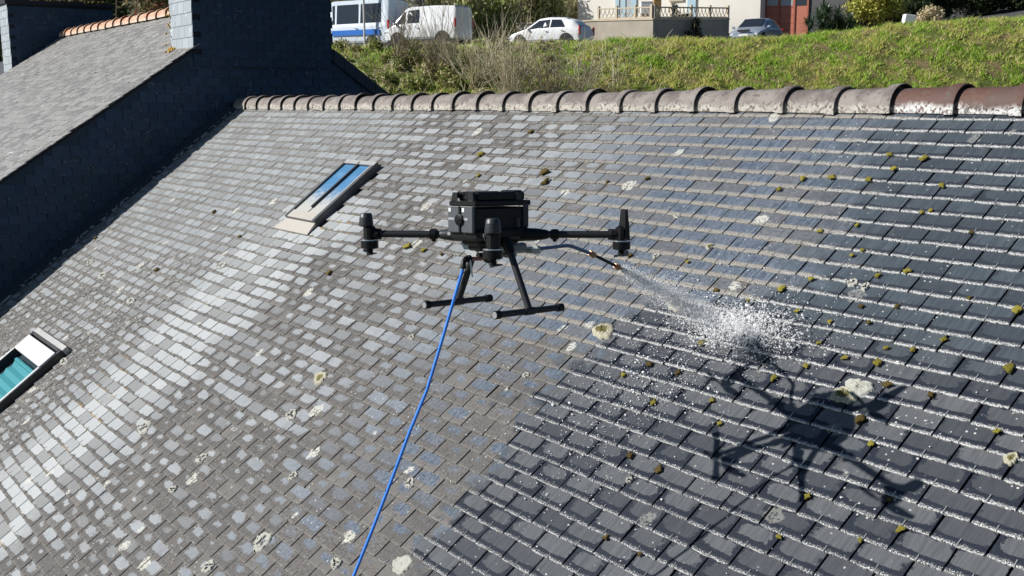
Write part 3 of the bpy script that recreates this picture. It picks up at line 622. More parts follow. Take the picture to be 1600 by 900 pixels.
# ================================================================== THE DRONE
DF = np.array([-0.09337838, 0.99443349, -0.04881106]); DL = np.array([-0.99417709, -0.09577812, -0.04938079]); DU = np.array([-0.05378094, 0.04391574, 0.9975866])
DC = np.array([-0.2004049, -2.94798163, -0.43817733])
drone = empty('drone', frame(DC, DF, DL, DU), 'large black four-armed drone hovering over the roof with a spray lance', 'drone')
def dpart(mb, name, mat, smooth=0, parent=None): return mb.build(name, mat, parent or drone, smooth, local=True)
MA, MBY = .357, .398
k = MB(); k.bbox((-.02, 0, .005), (.30, .19, .05), .012); k.bbox((-.028, 0, .066), (.29, .160, .098), .006); k.bbox((-.02, 0, -.028), (.22, .12, .03), .008)
k.bbox((.115, 0, .045), (.06, .13, .07), .012)
body = dpart(k, 'body', M_BLACK)
for sgn in (1, -1):
    k = MB(); k.bbox((-.178, sgn * .043, .066), (.016, .074, .108), .004); b_ = dpart(k, 'battery', M_BATT)
    k = MB(); k.box((-.1868, sgn * .043 + .022, .106), (.001, .014, .016)); dpart(k, 'label_sticker', M_WHITEP, 0, b_)
    k = MB(); k.box((-.1868, sgn * .043 + .012, .069), (.001, .040, .010)); dpart(k, 'label_stripe', simple('grey_print', (.30, .32, .33), .5), 0, b_)
    k = MB(); k.box((-.1866, sgn * .043, .1195), (.003, .072, .003)); dpart(k, 'top_edge', M_STEEL, 0, b_)
k = MB(); k.lathe((-.186, 0, .066), [(0, .024), (-.008, .024), (-.010, .018), (-.010, .001)], (1, 0, 0), 16); k.box((-.197, 0, .066), (.004, .036, .006)); dpart(k, 'battery_latch', M_BLACK, 30)
k = MB(); k.bbox((-.02, 0, .132), (.31, .170, .022), .004); k.bbox((-.02, 0, .160), (.26, .150, .036), .006); k.bbox((.10, .0, .176), (.05, .10, .016), .006)
k.box((-.165, .05, .160), (.018, .04, .034), None, .7); k.box((-.165, -.05, .160), (.018, .04, .034), None, .7)
lid = dpart(k, 'top_housing', M_BLACK)
k = MB(); k.tube([(-.166, .03, .142), (-.172, .03, .142)], .012, 12); k.tube([(-.166, -.05, .142), (-.172, -.05, .142)], .012, 12); k.add([(-.166, .012, .145), (-.166, -.004, .178), (-.160, -.004, .178), (-.160, .012, .145)], [(0, 1, 2, 3)]); dpart(k, 'rear_sensor', M_STEEL, 30)
k = MB(); k.box((-.05, .02, .1795), (.13, .06, .003)); dpart(k, 'top_panel', simple('blue_black_gloss', (.02, .03, .06), .15, 0, .1, 20, .6), 0, lid)
k = MB(); k.box((.07, -.0765, .158), (.03, .003, .034)); dpart(k, 'vent_plate', M_GREYP, 0, lid)
k = MB(); k.tube([(.06, -.081, .07), (.06, -.081, .03)], .009, 8); k.bbox((.105, -.083, .08), (.03, .006, .10), .002); dpart(k, 'side_cover', M_GREYP)
def lerp(a, b, t): return np.array(a) * (1 - t) + np.array(b) * t
for fx in (1, -1):
    for ly in (1, -1):
        A = np.array([fx * .10, ly * .085, -.002]); B = np.array([fx * MA, ly * MBY, 0.0])
        k = MB(); k.tube([lerp(A, B, -.1), lerp(A, B, .12), lerp(A, B, .22), lerp(A, B, .24)], [.030, .026, .020, .017], 12); sh = dpart(k, 'arm_shoulder', M_GREYP if fx < 0 else M_BLACK, 40)
        k = MB(); k.tube([lerp(A, B, .24), lerp(A, B, .95)], .0155, 14); arm = dpart(k, 'arm', M_CARBON, 40)
        k = MB()
        for t0, t1, r_ in ((.27, .285, .021), (.285, .335, .0235), (.335, .35, .021)): k.tube([lerp(A, B, t0), lerp(A, B, t1)], r_, 14)
        k.box(lerp(A, B, .31) + np.array([0, 0, -.024]), (.012, .012, .012)); dpart(k, 'folding_collar', M_BLACK, 40, arm)
        if fx < 0:
            d = (B - A) / np.linalg.norm(B - A); n_ = np.cross(d, [0, 0, 1]); n_ /= np.linalg.norm(n_)
            if n_[0] > 0: n_ = -n_
            k = MB(); k.box(lerp(A, B, .10) + n_ * .0265 + np.array([0, 0, .006]), (.040, .002, .014), (d, n_, (0, 0, 1))); dpart(k, 'label_sticker', M_WHITEP, 0, sh)
        o = B / np.linalg.norm(B)
        k = MB(); k.tube([lerp(A, B, .90), lerp(A, B, .955)], .021, 12); k.bbox(B + np.array([0, 0, .004]), (.046, .046, .066), .010); k.bbox(B + o * .004 + np.array([0, 0, .004]), (.03, .03, .07), .006)
        for q in range(4): k.box(lerp(A, B, .91 + .012 * q) + np.array([0, 0, .0]), (.004, .05, .046))
        mt_ = dpart(k, 'motor_mount', M_BLACK, 30)
        k = MB(); k.lathe(B + np.array([0, 0, -.026]), [(0, .030), (-.002, .037), (-.034, .037), (-.036, .034), (-.040, .014), (-.052, .012)], (0, 0, 1), 24); dpart(k, 'motor', M_BLACK, 40, mt_)
        k = MB(); k.lathe(B + np.array([0, 0, -.025]), [(.0, .0375), (-.004, .0378), (-.0045, .037)], (0, 0, 1), 24); dpart(k, 'motor_ring', M_STEEL, 40, mt_)
        if fx < 0:   # domed cap
            c0 = B + o * .014
            k = MB(); k.lathe(c0, [(.030, .022), (.036, .031), (.046, .031), (.047, .0295), (.058, .0295), (.059, .0285), (.070, .028), (.071, .027), (.082, .026), (.088, .021), (.089, .002)], (0, 0, 1), 24); dpart(k, 'antenna_dome', M_GREYP, 40, mt_)
        else:        # tall blade antenna
            c0 = B + o * .010
            k = MB(); k.box(c0 + np.array([0, 0, .015]), (.030, .042, .075), None, .8); k.box(c0 + np.array([0, 0, .075]), (.022, .034, .06), None, .72); dpart(k, 'antenna', M_BLACK, 0, mt_)
        # folding propeller at rest, both blades swung to lie along the line of sight
        hb = B + np.array([0, 0, -.080]); view = (CAM - (DC + DF * B[0] + DL * B[1])); vl = np.array([view @ DF, view @ DL, 0]); vl /= np.linalg.norm(vl)
        k = MB(); k.lathe(hb, [(.004, .014), (-.006, .015), (-.012, .009)], (0, 0, 1), 14); pr = dpart(k, 'propeller_hub', M_BLACK, 40, mt_)
        for sg in (1, -1):
            ang = {(-1, 1): .10, (-1, -1): .16, (1, -1): -.12, (1, 1): .0}[(fx, ly)]; ca, sa = math.cos(ang), math.sin(ang)
            dv = np.array([vl[0] * ca - vl[1] * sa, vl[0] * sa + vl[1] * ca, 0]) * sg; nv = np.cross([0, 0, 1], dv); k = MB(); V = []; F = []
            for i in range(9):
                t = i / 8; L_ = .012 + t * .12; wd = .010 + .016 * math.sin(min(1, t * 1.6) * 1.57) * (1 - .75 * t ** 2); tw = .35 * (1 - t) + .08
                for q in (-1, 1):
                    for h in (-1, 1): V.append(hb + dv * L_ + nv * (q * wd) + np.array([0, 0, -.006 + .010 * t * t + q * wd * tw + h * .0012]))
                if i:
                    a = (i - 1) * 4; F += [(a, a + 4, a + 6, a + 2), (a + 1, a + 3, a + 7, a + 5), (a, a + 1, a + 5, a + 4), (a + 2, a + 6, a + 7, a + 3)]
            F += [(0, 2, 3, 1), (32, 33, 35, 34)]; k.add(V, F); dpart(k, 'propeller_blade', M_BLACK, 50, mt_)
# landing gear
for ly in (1, -1):
    k = MB(); k.tube([(-.01, ly * .085, -.02), (-.01, ly * .115, -.075)], [.024, .020], 12); st = dpart(k, 'leg_joint', M_BLACK, 40)
    k = MB(); k.tube([(-.01, ly * .105, -.055), (-.01, ly * .226, -.298)], .0145, 12); lg = dpart(k, 'leg', M_CARBON, 40)
    k = MB(); k.tube([(-.19, ly * .227, -.305), (.17, ly * .227, -.305)], .0135, 12); k.tube([(-.035, ly * .227, -.305), (.015, ly * .227, -.305)], .0165, 12); sk = dpart(k, 'skid', M_CARBON, 40)
    k = MB()
    for a, b in ((-.198, -.172), (.150, .178)): k.tube([(a, ly * .227, -.305), (b, ly * .227, -.305)], .0175, 12)
    dpart(k, 'skid_end', M_BLACK, 40, sk)
    k = MB(); k.tube([(-.1985, ly * .227, -.305), (-.2, ly * .227, -.305)], .014, 12); dpart(k, 'skid_plug', simple('grey_plug', (.25, .26, .27), .5), 0, sk)
# belly: mount plate, bracket, bottle-shaped swivel, pipe
k = MB(); k.add([(-.10, .10, -.035), (-.06, .012, -.035), (-.075, .035, -.105), (-.09, .060, -.105), (-.096, .10, -.035), (-.056, .012, -.035), (-.071, .035, -.105), (-.086, .060, -.105)], [(0, 3, 2, 1), (4, 5, 6, 7), (0, 1, 5, 4), (1, 2, 6, 5), (2, 3, 7, 6), (3, 0, 4, 7)]); dpart(k, 'belly_bracket', simple('pale_metal_bracket', (.55, .58, .58), .4, .2, .08, 60))
k = MB(); k.bbox((.04, -.02, -.060), (.14, .07, .035), .008); k.tube([(.09, -.02, -.062), (.15, -.02, -.062)], .022, 12); k.lathe((.06, -.03, -.085), [(0, .032), (-.012, .030), (-.016, .02)], (0, 0, 1), 16); dpart(k, 'belly_pod', simple('smoky_pod', (.20, .22, .22), .3, .1, .2, 50), 35)
k = MB(); k.bbox((-.05, 0, -.052), (.12, .09, .028), .006); k.tube([(-.10, -.01, -.085), (.11, .0, -.085)], .011, 10); dpart(k, 'payload_rail', M_BLACK, 35)
hose_top = np.array([-.178, -.012, -.118])
k = MB(); k.tube([(-.02, -.008, -.098), (-.10, -.006, -.098), (-.15, -.008, -.096)], .009, 10); dpart(k, 'feed_pipe', M_COPPER, 40)
k = MB(); k.tube([(-.145, -.008, -.096), (-.165, -.010, -.095), (-.178, -.012, -.106), (-.180, -.013, -.135)], .0115, 10); k.lathe((-.14, -.008, -.096), [(0, .016), (-.015, .016)], (1, 0, 0), 10); dpart(k, 'hose_elbow', M_BLACK, 40)
k = MB(); k.tube([(-.150, -.02, -.10), (-.146, -.03, -.17)], .004, 6); dpart(k, 'tie_wire', M_STEEL)
# spray lance
k = MB(); k.tube([(.10, .02, -.080), (.24, .03, -.078)], .013, 10); k.box((.235, .02, -.082), (.05, .06, .02)); k.lathe((.255, .02, -.078), [(0, .022), (.012, .022)], (1, 0, 0), 8); dpart(k, 'lance_clamp', simple('galvanised_clamp', (.40, .44, .43), .45, .5, .3, 70), 35)
k = MB(); k.tube([(.23, .022, -.079), (.33, .014, -.074), (.44, .004, -.069), (.470, .003, -.074), (.598, .008, -.112)], .0085, 10); dpart(k, 'lance_tube', M_LANCE, 50)
dl = np.array([.93, 0, -.365]); dl /= np.linalg.norm(dl); p0 = np.array([.598, .008, -.112])
k = MB(); k.tube([p0 - dl * .006, p0 + dl * .012, p0 + dl * .014, p0 + dl * .030], [.012, .014, .017, .015], 8); dpart(k, 'brass_union', M_BRASS, 30)
k = MB(); k.tube([p0 + dl * .03, p0 + dl * .185], .0075, 10); dpart(k, 'lance_extension', M_BLACK, 40)
k = MB(); k.tube([p0 + dl * .180, p0 + dl * .192, p0 + dl * .194, p0 + dl * .212, p0 + dl * .215, p0 + dl * .228], [.011, .012, .016, .016, .012, .009], 8); dpart(k, 'nozzle', M_BRASS, 30)
# the hose hanging from it
HP = [DC + DF * -.180 + DL * -.013 + DU * -.130] + [np.array(q) for q in [(-.181, -3.166, -.682), (-.177, -3.222, -.823), (-.181, -3.309, -1.053), (-.192, -3.389, -1.217), (-.201, -3.474, -1.406), (-.211, -3.561, -1.595), (-.222, -3.66, -1.80), (-.24, -3.80, -2.2), (-.27, -3.95, -2.8), (-.30, -4.1, -3.6), (-.35, -4.3, -4.6)]]
k = MB(); k.tube(HP, .0068, 10); ho = k.build('water_hose', M_HOSE, None, 60); tag(ho, 'bright blue water hose hanging from the drone down across the roof', 'hose')

# ================================================================== WATER
tip = DC + DF * (p0 + dl * .23)[0] + DL * (p0 + dl * .23)[1] + DU * (p0 + dl * .23)[2]
hit = UX * -.10 + SD * 1.80 + RN * .012
def drops(P, D, L, Rr):
    """stretched octahedra"""
    n = len(P); D = D / np.linalg.norm(D, axis=1, keepdims=True); a = np.cross(D, [.3, .2, .9]); a /= np.linalg.norm(a, axis=1, keepdims=True); b = np.cross(D, a)
    V = np.stack([P + D * L[:, None], P - D * L[:, None], P + a * Rr[:, None], P - a * Rr[:, None], P + b * Rr[:, None], P - b * Rr[:, None]], 1).reshape(-1, 3)
    T = np.array([(0, 2, 4), (0, 4, 3), (0, 3, 5), (0, 5, 2), (1, 4, 2), (1, 3, 4), (1, 5, 3), (1, 2, 5)]); F = (np.arange(n)[:, None, None] * 6 + T[None]).reshape(-1, 3)
    return V, F
jet = hit - tip; jl = np.linalg.norm(jet); jd = jet / jl; ja = np.cross(jd, RN); ja /= np.linalg.norm(ja); jb = np.cross(ja, jd)
n1 = 9000; t = rng.beta(.85, 1.3, n1); t = np.where((t > .72) & (rng.random(n1) < .85), t * .5, t); core = rng.random(n1) < .62
sp_ = np.where(core, .010 + .060 * t, .018 + .13 * t); off = rng.normal(0, 1, (n1, 2)) * sp_[:, None] * np.array([1.0, .75])
P1 = tip + jd * (t * jl)[:, None] + ja * off[:, :1] + jb * off[:, 1:] + np.array([0, 0, -1.0]) * (.05 * t ** 2)[:, None]
D1 = jd + (ja * off[:, :1] + jb * off[:, 1:]) / (.25 + t[:, None]) * .8; R1 = rng.lognormal(-6.5, .40, n1) * (1.05 + .1 * t); L1 = R1 * 1.15
# splash bouncing off the slates
n2 = 4200; cu = rng.normal(-.03, .165, n2); cs = rng.normal(-.02, .075, n2) + .15 * rng.normal(0, .4, n2) * np.abs(cu); hh_ = np.abs(rng.normal(0, .010, n2)) * np.exp(-(cu / .3) ** 2)
P2 = (hit + UX * (cu - .02)[:, None] + SD * (cs - .02 + .12 * (cu < 0) * rng.random(n2) * 0)[:, None] + RN * (hh_ + .004)[:, None]); D2 = rng.normal(0, 1, (n2, 3)); R2 = rng.lognormal(-5.95, .5, n2); L2 = R2 * rng.uniform(1, 2, n2)
n3 = 1100; P3 = hit + UX * rng.normal(.05, .26, n3)[:, None] + SD * rng.normal(0, .16, n3)[:, None] + RN * np.abs(rng.normal(0, .05, n3))[:, None]; D3 = rng.normal(0, 1, (n3, 3)); R3 = rng.lognormal(-6.3, .4, n3); L3 = R3 * 1.4
PP, DD, RR, LL = np.concatenate([P1, P2, P3]), np.concatenate([D1, D2, D3]), np.concatenate([R1, R2, R3]), np.concatenate([L1, L2, L3])
hq = PP @ RN; keep = hq > .006
V, F = drops(PP[keep], DD[keep], LL[keep], RR[keep]); me = np_mesh('water_spray', V, F); me.shade_smooth(); o = link('water_spray', me, M_WATER); tag(o, 'white jet of water spraying from the lance nozzle and splashing on the slates', 'water spray', None, 'stuff')
# fine mist wrapped round the jet
mj = .97; MF = frame(tip + jd * .004, jd, ja, jb); V = []; F = []; na_ = 16; nx_ = 12
for i in range(nx_ + 1):
    x = jl * mj * i / nx_; r_ = .012 + .115 * (i / nx_) ** 1.1
    for j in range(na_): a = 2 * math.pi * j / na_; V.append((x, r_ * math.cos(a), max(r_ * .85 * math.sin(a), -9)))
for i in range(nx_):
    for j in range(na_): q = (j + 1) % na_; F.append((i * na_ + j, i * na_ + q, (i + 1) * na_ + q, (i + 1) * na_ + j))
F += [tuple(range(na_ - 1, -1, -1)), tuple(range(nx_ * na_, (nx_ + 1) * na_))]
Wv = [np.array(MF.to_3x3()) @ np.array(v) + np.array(MF.translation) for v in V]; V = [v if (w_ @ RN) > .012 else tuple(np.array(MF.to_3x3()).T @ (w_ + RN * (.012 - w_ @ RN) - np.array(MF.translation))) for v, w_ in zip(V, Wv)]
mm = N('water_mist'); oc = mm.obj(); q_ = mm._sep(oc); rr_ = mm.M('SQRT', mm.add(mm.mul(q_[1], q_[1]), mm.mul(q_[2], q_[2]))); rm = mm.add(.012, mm.mul(q_[0], .115 / jl))
fall = mm.M('POWER', mm.M('MAXIMUM', mm.sub(1.0, mm.M('DIVIDE', rr_, rm)), 0.0), 1.3); nz_ = mm.sm(mm.noise(mm.com(mm.mul(q_[0], 9), mm.mul(q_[1], 34), mm.mul(q_[2], 34)), 1.0, 4, .65), .36, .62)
den = mm.mul(mm.mul(fall, mm.add(.12, nz_)), mm.mul(mm.M('DIVIDE', 11.0, mm.add(q_[0], .10)), mm.sub(1.0, mm.mul(q_[0], .85 / jl))))
vol = mm.n('ShaderNodeVolumePrincipled'); vol.inputs['Color'].default_value = (.99, .995, 1, 1); vol.inputs['Anisotropy'].default_value = 0.0; mm.put(vol.inputs['Density'], den)
mm.t.nodes.remove(mm.b); mm.t.links.new(vol.outputs[0], mm.t.nodes['Material Output'].inputs['Volume'])
me = bpy.data.meshes.new('water_mist'); me.from_pydata(V, [], F); me.materials.append(mm.m); mo_ = bpy.data.objects.new('water_mist', me); COL.objects.link(mo_); mo_.matrix_world = MF
tag(mo_, 'soft white mist around the water jet between the nozzle and the slates', 'water mist', None, 'stuff')
# foam flecks and droplets lying on the freshly washed slates
n4 = 2300; cu = np.concatenate([rng.normal(-.48, .24, 1500), rng.normal(-.15, .35, 500), rng.uniform(-1.0, 1.2, 300)]); cs = np.concatenate([rng.normal(2.25, .34, 1500), rng.normal(1.75, .2, 500), rng.uniform(.4, 3.2, 300)])
ok = (cu > -1.05 + np.abs(cs - 2.2) * .1) & (cs > 1.3); cu, cs = cu[ok], cs[ok]; R4 = rng.lognormal(-6.0, .5, len(cu)); P4 = UX * cu[:, None] + SD * cs[:, None] + RN * .004
V, F = drops(P4, np.tile(UX + SD * .2, (len(cu), 1)) + rng.normal(0, .4, (len(cu), 3)) * (1 - np.abs(RN)), R4 * rng.uniform(1, 1.6, len(cu)), R4 * .8); me = np_mesh('foam_flecks', V, F); me.shade_smooth(); o = link('foam_flecks', me, M_DROP); tag(o, 'white foam flecks scattered over the wet dark slates', 'foam', None, 'stuff')
# ================================================================== BANK, ROAD AND WHAT STANDS BEHIND THE RIDGE
def rf(r, f, z): return np.array([CAM[0], CAM[1], 0]) + RT * r + FH * f + UP * z      # right / forward / height
def rfz(x, y, Z): X = at(x, y, Z); d = X - CAM; return d @ RT, d @ FH, X[2]
crest_px = [(300, 84), (500, 78), (600, 75), (700, 73), (800, 71), (900, 67), (1000, 63), (1080, 62), (1140, 64), (1200, 62), (1250, 58), (1330, 49), (1400, 42), (1450, 37), (1520, 33), (1600, 29), (1800, 15)]
CRZ = 48.0
cr = np.array([rfz(x, y, CRZ) for x, y in crest_px]); crest_f = cr[:, 1].mean()
def crest(r): return np.interp(r, cr[:, 0], cr[:, 2])
def smooth(t): t = np.clip(t, 0, 1); return t * t * (3 - 2 * t)
def hnoise(r, f):
    return .5 * np.sin(r * 1.7 + f * .6) * np.sin(f * 2.1 - r * .4) + .3 * np.sin(r * 3.9 + 1.3) * np.sin(f * 4.4 + .5) + .25 * np.sin(r * 7.1 + f * 3.2)
def bank_z(r, f):
    zc = crest(r); t = smooth((f - (crest_f - 9.5)) / 9.5); lo = -1.7
    z = lo + (zc - lo) * (t * .55 + .45 * np.clip((f - (crest_f - 9.5)) / 9.5, 0, 1))
    return z + .10 * hnoise(r, f) * (f < crest_f + .5)
def grid_mesh(name, r0, r1, nr, f0, f1, nf, zf, mat):
    rr = np.linspace(r0, r1, nr); ff = np.linspace(f0, f1, nf); Rg, Fg = np.meshgrid(rr, ff); Z = zf(Rg, Fg)
    V = np.array([CAM[0], CAM[1], 0]) + Rg.ravel()[:, None] * RT + Fg.ravel()[:, None] * FH + Z.ravel()[:, None] * UP
    i = np.arange(nf - 1)[:, None] * nr + np.arange(nr - 1)[None]; F = np.stack([i, i + 1, i + nr + 1, i + nr], -1).reshape(-1, 4)
    me = np_mesh(name, V, F); me.shade_smooth(); return link(name, me, mat)
def mat_bank():
    s = N('bank_turf'); P = s.pos(); n = s.noise(P, .9, 4); nf = s.noise(P, 6, 4, .65)
    c = s.mix(s.sm(n, .42, .6), (.10, .13, .03), (.22, .17, .09)); c = s.mix(s.mul(nf, .5), c, (.10, .085, .035)); return s.out(c, .95, 0, s.bump(nf, .8, .1), .1)
M_BANK = mat_bank()
tag(grid_mesh('grass_bank', -45, 40, 240, crest_f - 27, crest_f + 2.2, 110, lambda r, f: bank_z(r, f) - .75 * smooth((f - crest_f - .9) / 1.2), M_BANK), kind='structure')
def road_z(r, f): return crest(r) - .42 + .012 * (f - crest_f) + .07 * np.clip(r - 19, 0, 40) * np.clip((f - crest_f) / 12, 0, 3)
M_ASPH = simple('grey_asphalt', (.06, .062, .066), .9, 0, .3, 6, None, .3)
tag(grid_mesh('road', -60, 60, 120, crest_f + 1.2, crest_f + 60, 40, road_z, M_ASPH), kind='structure')
k = MB(); k.add([rf(-400, -200, -6.2), rf(400, -200, -6.2), rf(400, 700, -6.2), rf(-400, 700, -6.2)], [(0, 1, 2, 3)]); tag(k.build('ground', simple('field_ground', (.09, .10, .05), .95, 0, .4, .05)), kind='structure')
def hill_z(r, f): return -6 + 18 * smooth((f - 75) / 120) + 3.2 * np.sin(r * .021 + 1) + 9 * smooth((f - 70) / 12)
M_HILL = simple('wooded_hill', (.05, .06, .028), .95, 0, .6, .6)
tag(grid_mesh('hill', -260, 260, 80, crest_f + 34, 320, 60, hill_z, M_HILL), kind='structure')
# ---- grass and leaves
def mat_leaf(name, cols, rough=.6, scale=.8, spec=.3, tr=0.25):
    s = N(name); P = s.pos(); r = s._sep(s.att('rnd').outputs['Color']); n = s.noise(P, scale, 3)
    c = s.mix(r[0], cols[0], cols[1])
    if len(cols) > 2: c = s.mix(s.sm(s.add(n, s.mul(s.sub(r[1], .5), .35)), .45, .62), c, cols[2])
    if len(cols) > 3: c = s.mix(s.sm(r[2], .82, .9), c, cols[3])
    s.out(c, rough, 0, None, spec)
    d = s.n('ShaderNodeBsdfTranslucent'); s.put(d.inputs[0], c); mx = s.n('ShaderNodeMixShader'); mx.inputs[0].default_value = tr
    s.t.links.new(s.b.outputs[0], mx.inputs[1]); s.t.links.new(d.outputs[0], mx.inputs[2]); s.t.links.new(mx.outputs[0], s.t.nodes['Material Output'].inputs[0]); return s.m
def blades(name, base, h, wd, lean, mat, up=None, rg=rng):
    """curved grass blades: two quads collapsed to a point"""
    n = len(base); th = rg.uniform(0, 2 * np.pi, n); side = np.stack([np.cos(th), np.sin(th), 0 * th], 1); dirn = lean * rg.normal(0, 1, (n, 3)); dirn[:, 2] = 0
    tipv = base + UP * h[:, None] + dirn * h[:, None]; mid = base + UP * (h * .55)[:, None] + dirn * (h * .35)[:, None]
    w_ = (wd * rg.uniform(.6, 1.3, n))[:, None]
    V = np.stack([base - side * w_, base + side * w_, mid - side * w_ * .8, mid + side * w_ * .8, tipv], 1).reshape(-1, 3)
    i = np.arange(n)[:, None] * 5; F = np.concatenate([i + np.array([[0, 1, 3]]), i + np.array([[0, 3, 2]]), i + np.array([[2, 3, 4]])])
    A = np.repeat(np.concatenate([rg.random((n, 3)), np.ones((n, 1))], 1), 5, 0); me = np_mesh(name, V, F, A); return link(name, me, mat)
M_GRASS = mat_leaf('meadow_grass', [(.20, .42, .035), (.46, .66, .08), (.66, .62, .21), (.70, .60, .34)], .55, .6, .3, .5)
ng = 120000; gr = rng.uniform(-13, 27, ng); gf = crest_f + 1.0 - 8.2 * rng.random(ng) ** .9
# tussocky: keep by clump noise
cl_ = hnoise(gr * 1.9, gf * 1.7) + .6 * hnoise(gr * .7 + 4, gf * .8); keep = (cl_ > rng.normal(-.18, .28, ng)); gr, gf, cl_ = gr[keep], gf[keep], cl_[keep]
left_ = gr < rng.normal(-1.5, 1.6, len(gr)); thin = ~(left_ & (rng.random(len(gr)) < .45)); gr, gf, cl_ = gr[thin], gf[thin], cl_[thin]
gb = np.array([CAM[0], CAM[1], 0]) + gr[:, None] * RT + gf[:, None] * FH + (bank_z(gr, gf) - .04)[:, None] * UP
gh = rng.uniform(.06, .22, len(gr)) * (1 + .9 * np.clip(cl_, 0, 1.2)); tag(blades('grass', gb, gh, np.full(len(gr), .022), .75, M_GRASS), 'bright green and straw coloured grass covering the bank beyond the ridge', 'grass', None, 'stuff')
def leafcloud(name, centers, radii, n, size, mat, parent=None, rg=rng, flat=.9, aspect=1.0, up=0.0):
    """many small leaves through a set of lumps"""
    c = np.array(centers); r_ = np.array(radii); w_ = r_.prod(axis=1) if r_.ndim > 1 else r_ ** 3; k_ = rg.choice(len(c), n, p=w_ / w_.sum())
    d = rg.normal(0, 1, (n, 3)); d /= np.linalg.norm(d, axis=1, keepdims=True); rad = rg.random(n) ** .42
    rr = r_[k_] if r_.ndim > 1 else np.repeat(r_[k_][:, None], 3, 1)
    P = c[k_] + d * rr * (rad * (1 + .12 * rg.normal(0, 1, n)))[:, None]
    a = rg.normal(0, 1, (n, 3)); a[:, 2] += up; a /= np.linalg.norm(a, axis=1, keepdims=True); b = np.cross(a, d + rg.normal(0, .5, (n, 3))); b /= np.linalg.norm(b, axis=1, keepdims=True) + 1e-9
    s_ = (size * rg.uniform(.6, 1.4, n))[:, None]; V = np.stack([P - a * s_ * aspect, P + b * s_ * .5, P + a * s_ * aspect, P - b * s_ * .5], 1).reshape(-1, 3)
    F = np.arange(n * 4).reshape(-1, 4); A = np.repeat(np.concatenate([rg.random((n, 3)), np.ones((n, 1))], 1), 4, 0)
    me = np_mesh(name, V, F, A)
    return link(name, me, mat, parent)
M_TWIG = simple('grey_brown_twig', (.24, .20, .145), .85, 0, .35, 8); M_TWIGL = simple('pale_straw_stem', (.52, .46, .32), .8, 0, .3, 8); M_BARK = simple('brown_bark', (.085, .068, .05), .9, 0, .4, 6, None, .5)
M_BRAM = mat_leaf('bramble_leaf', [(.15, .22, .04), (.32, .36, .09), (.34, .30, .15), (.52, .46, .26)], .6, .9, .3, .3)
def twigs(mb, base, n, h, spread, r, rg, fork=2):
    for i in range(n):
        d = np.array([rg.gauss(0, spread), rg.gauss(0, spread), 1.0]); d /= np.linalg.norm(d); L = h * rg.uniform(.55, 1.1); b0 = np.array(base) + np.array([rg.gauss(0, .12), rg.gauss(0, .12), 0])
        p = [b0]; cur = d.copy()
        for q in range(4): cur = cur + np.array([rg.gauss(0, .10), rg.gauss(0, .10), .02]); cur /= np.linalg.norm(cur); p.append(p[-1] + cur * L / 4)
        mb.tube(p, [r, r * .85, r * .65, r * .45, r * .25], 4, False)
        for q in range(fork):
            j = rg.choice([1, 2, 3]); fd = cur + np.array([rg.gauss(0, .55), rg.gauss(0, .55), .1]); fd /= np.linalg.norm(fd); mb.tube([p[j], p[j] + fd * L * .2, p[j] + fd * L * .36 + np.array([0, 0, .04])], [r * .5, r * .4, r * .2], 3, False)
def onbank(x, Z, dz=0.0):
    r, f, _ = rfz(x, 100, Z); return rf(r, f, float(bank_z(np.array(r), np.array(f))) + dz) if f < crest_f + 1.3 else rf(r, f, float(road_z(np.array(r), np.array(f))) + dz)
def bush(name, label, cat, base, lumps, n, size, mat, group=None, tw=None, aspect=1.0, up=0.0, stems=0, stemh=1.0, seed=0):
    rg = random.Random(seed); rt = empty(name, base, label, cat, group)
    if n:
        cs = [np.array(base) + RT * a + FH * b + UP * c_ for a, b, c_, *_ in lumps]; rs = [(np.array([l[3]] * 3) if len(l) == 4 else np.array(l[3:6])) for l in lumps]
        leafcloud('foliage', cs, np.array(rs), n, size, mat, rt, np.random.default_rng(seed), 1, aspect, up)
    k = MB(); twigs(k, base, max(stems, 5), stemh, .30, .014, rg, 2); k.build('stems', tw or M_TWIG, rt)['kind'] = 'stuff'
    return rt
# bare shrubs standing on the near side of the bank
for i, (x, Z, ns, h, sp, mt, lab) in enumerate([(690, 45, 26, 2.6, .34, M_TWIG, 'bare grey brown shrub in front of the white van'), (800, 42.5, 44, 3.0, .30, M_TWIGL, 'tall bare shrub with pale straw stems in front of the white hatchback'),
        (862, 42.0, 34, 2.7, .45, M_TWIG, 'spreading bare shrub right of the white hatchback on the bank'), (742, 44, 30, 2.3, .5, M_TWIGL, 'tangled leafless shrub between the van and the hatchback'), (625, 46, 24, 2.4, .4, M_TWIG, 'bare brown shrub beside the slope of the dark gable'), (912, 43, 16, 2.2, .4, M_TWIGL, 'thin bare shrub in front of the concrete terrace wall'), (965, 43.5, 8, 1.7, .5, M_TWIGL, 'few straw coloured stems rising below the balustrade')]):
    b = onbank(x, Z, -.1); rt = empty('bare_shrub', b, lab, 'shrub', 'leafless shrubs on the bank'); k = MB(); twigs(k, b, int(ns * 1.6), h * 1.25, sp, .015, random.Random(40 + i), 3); k.build('stems', mt, rt)['kind'] = 'stuff'
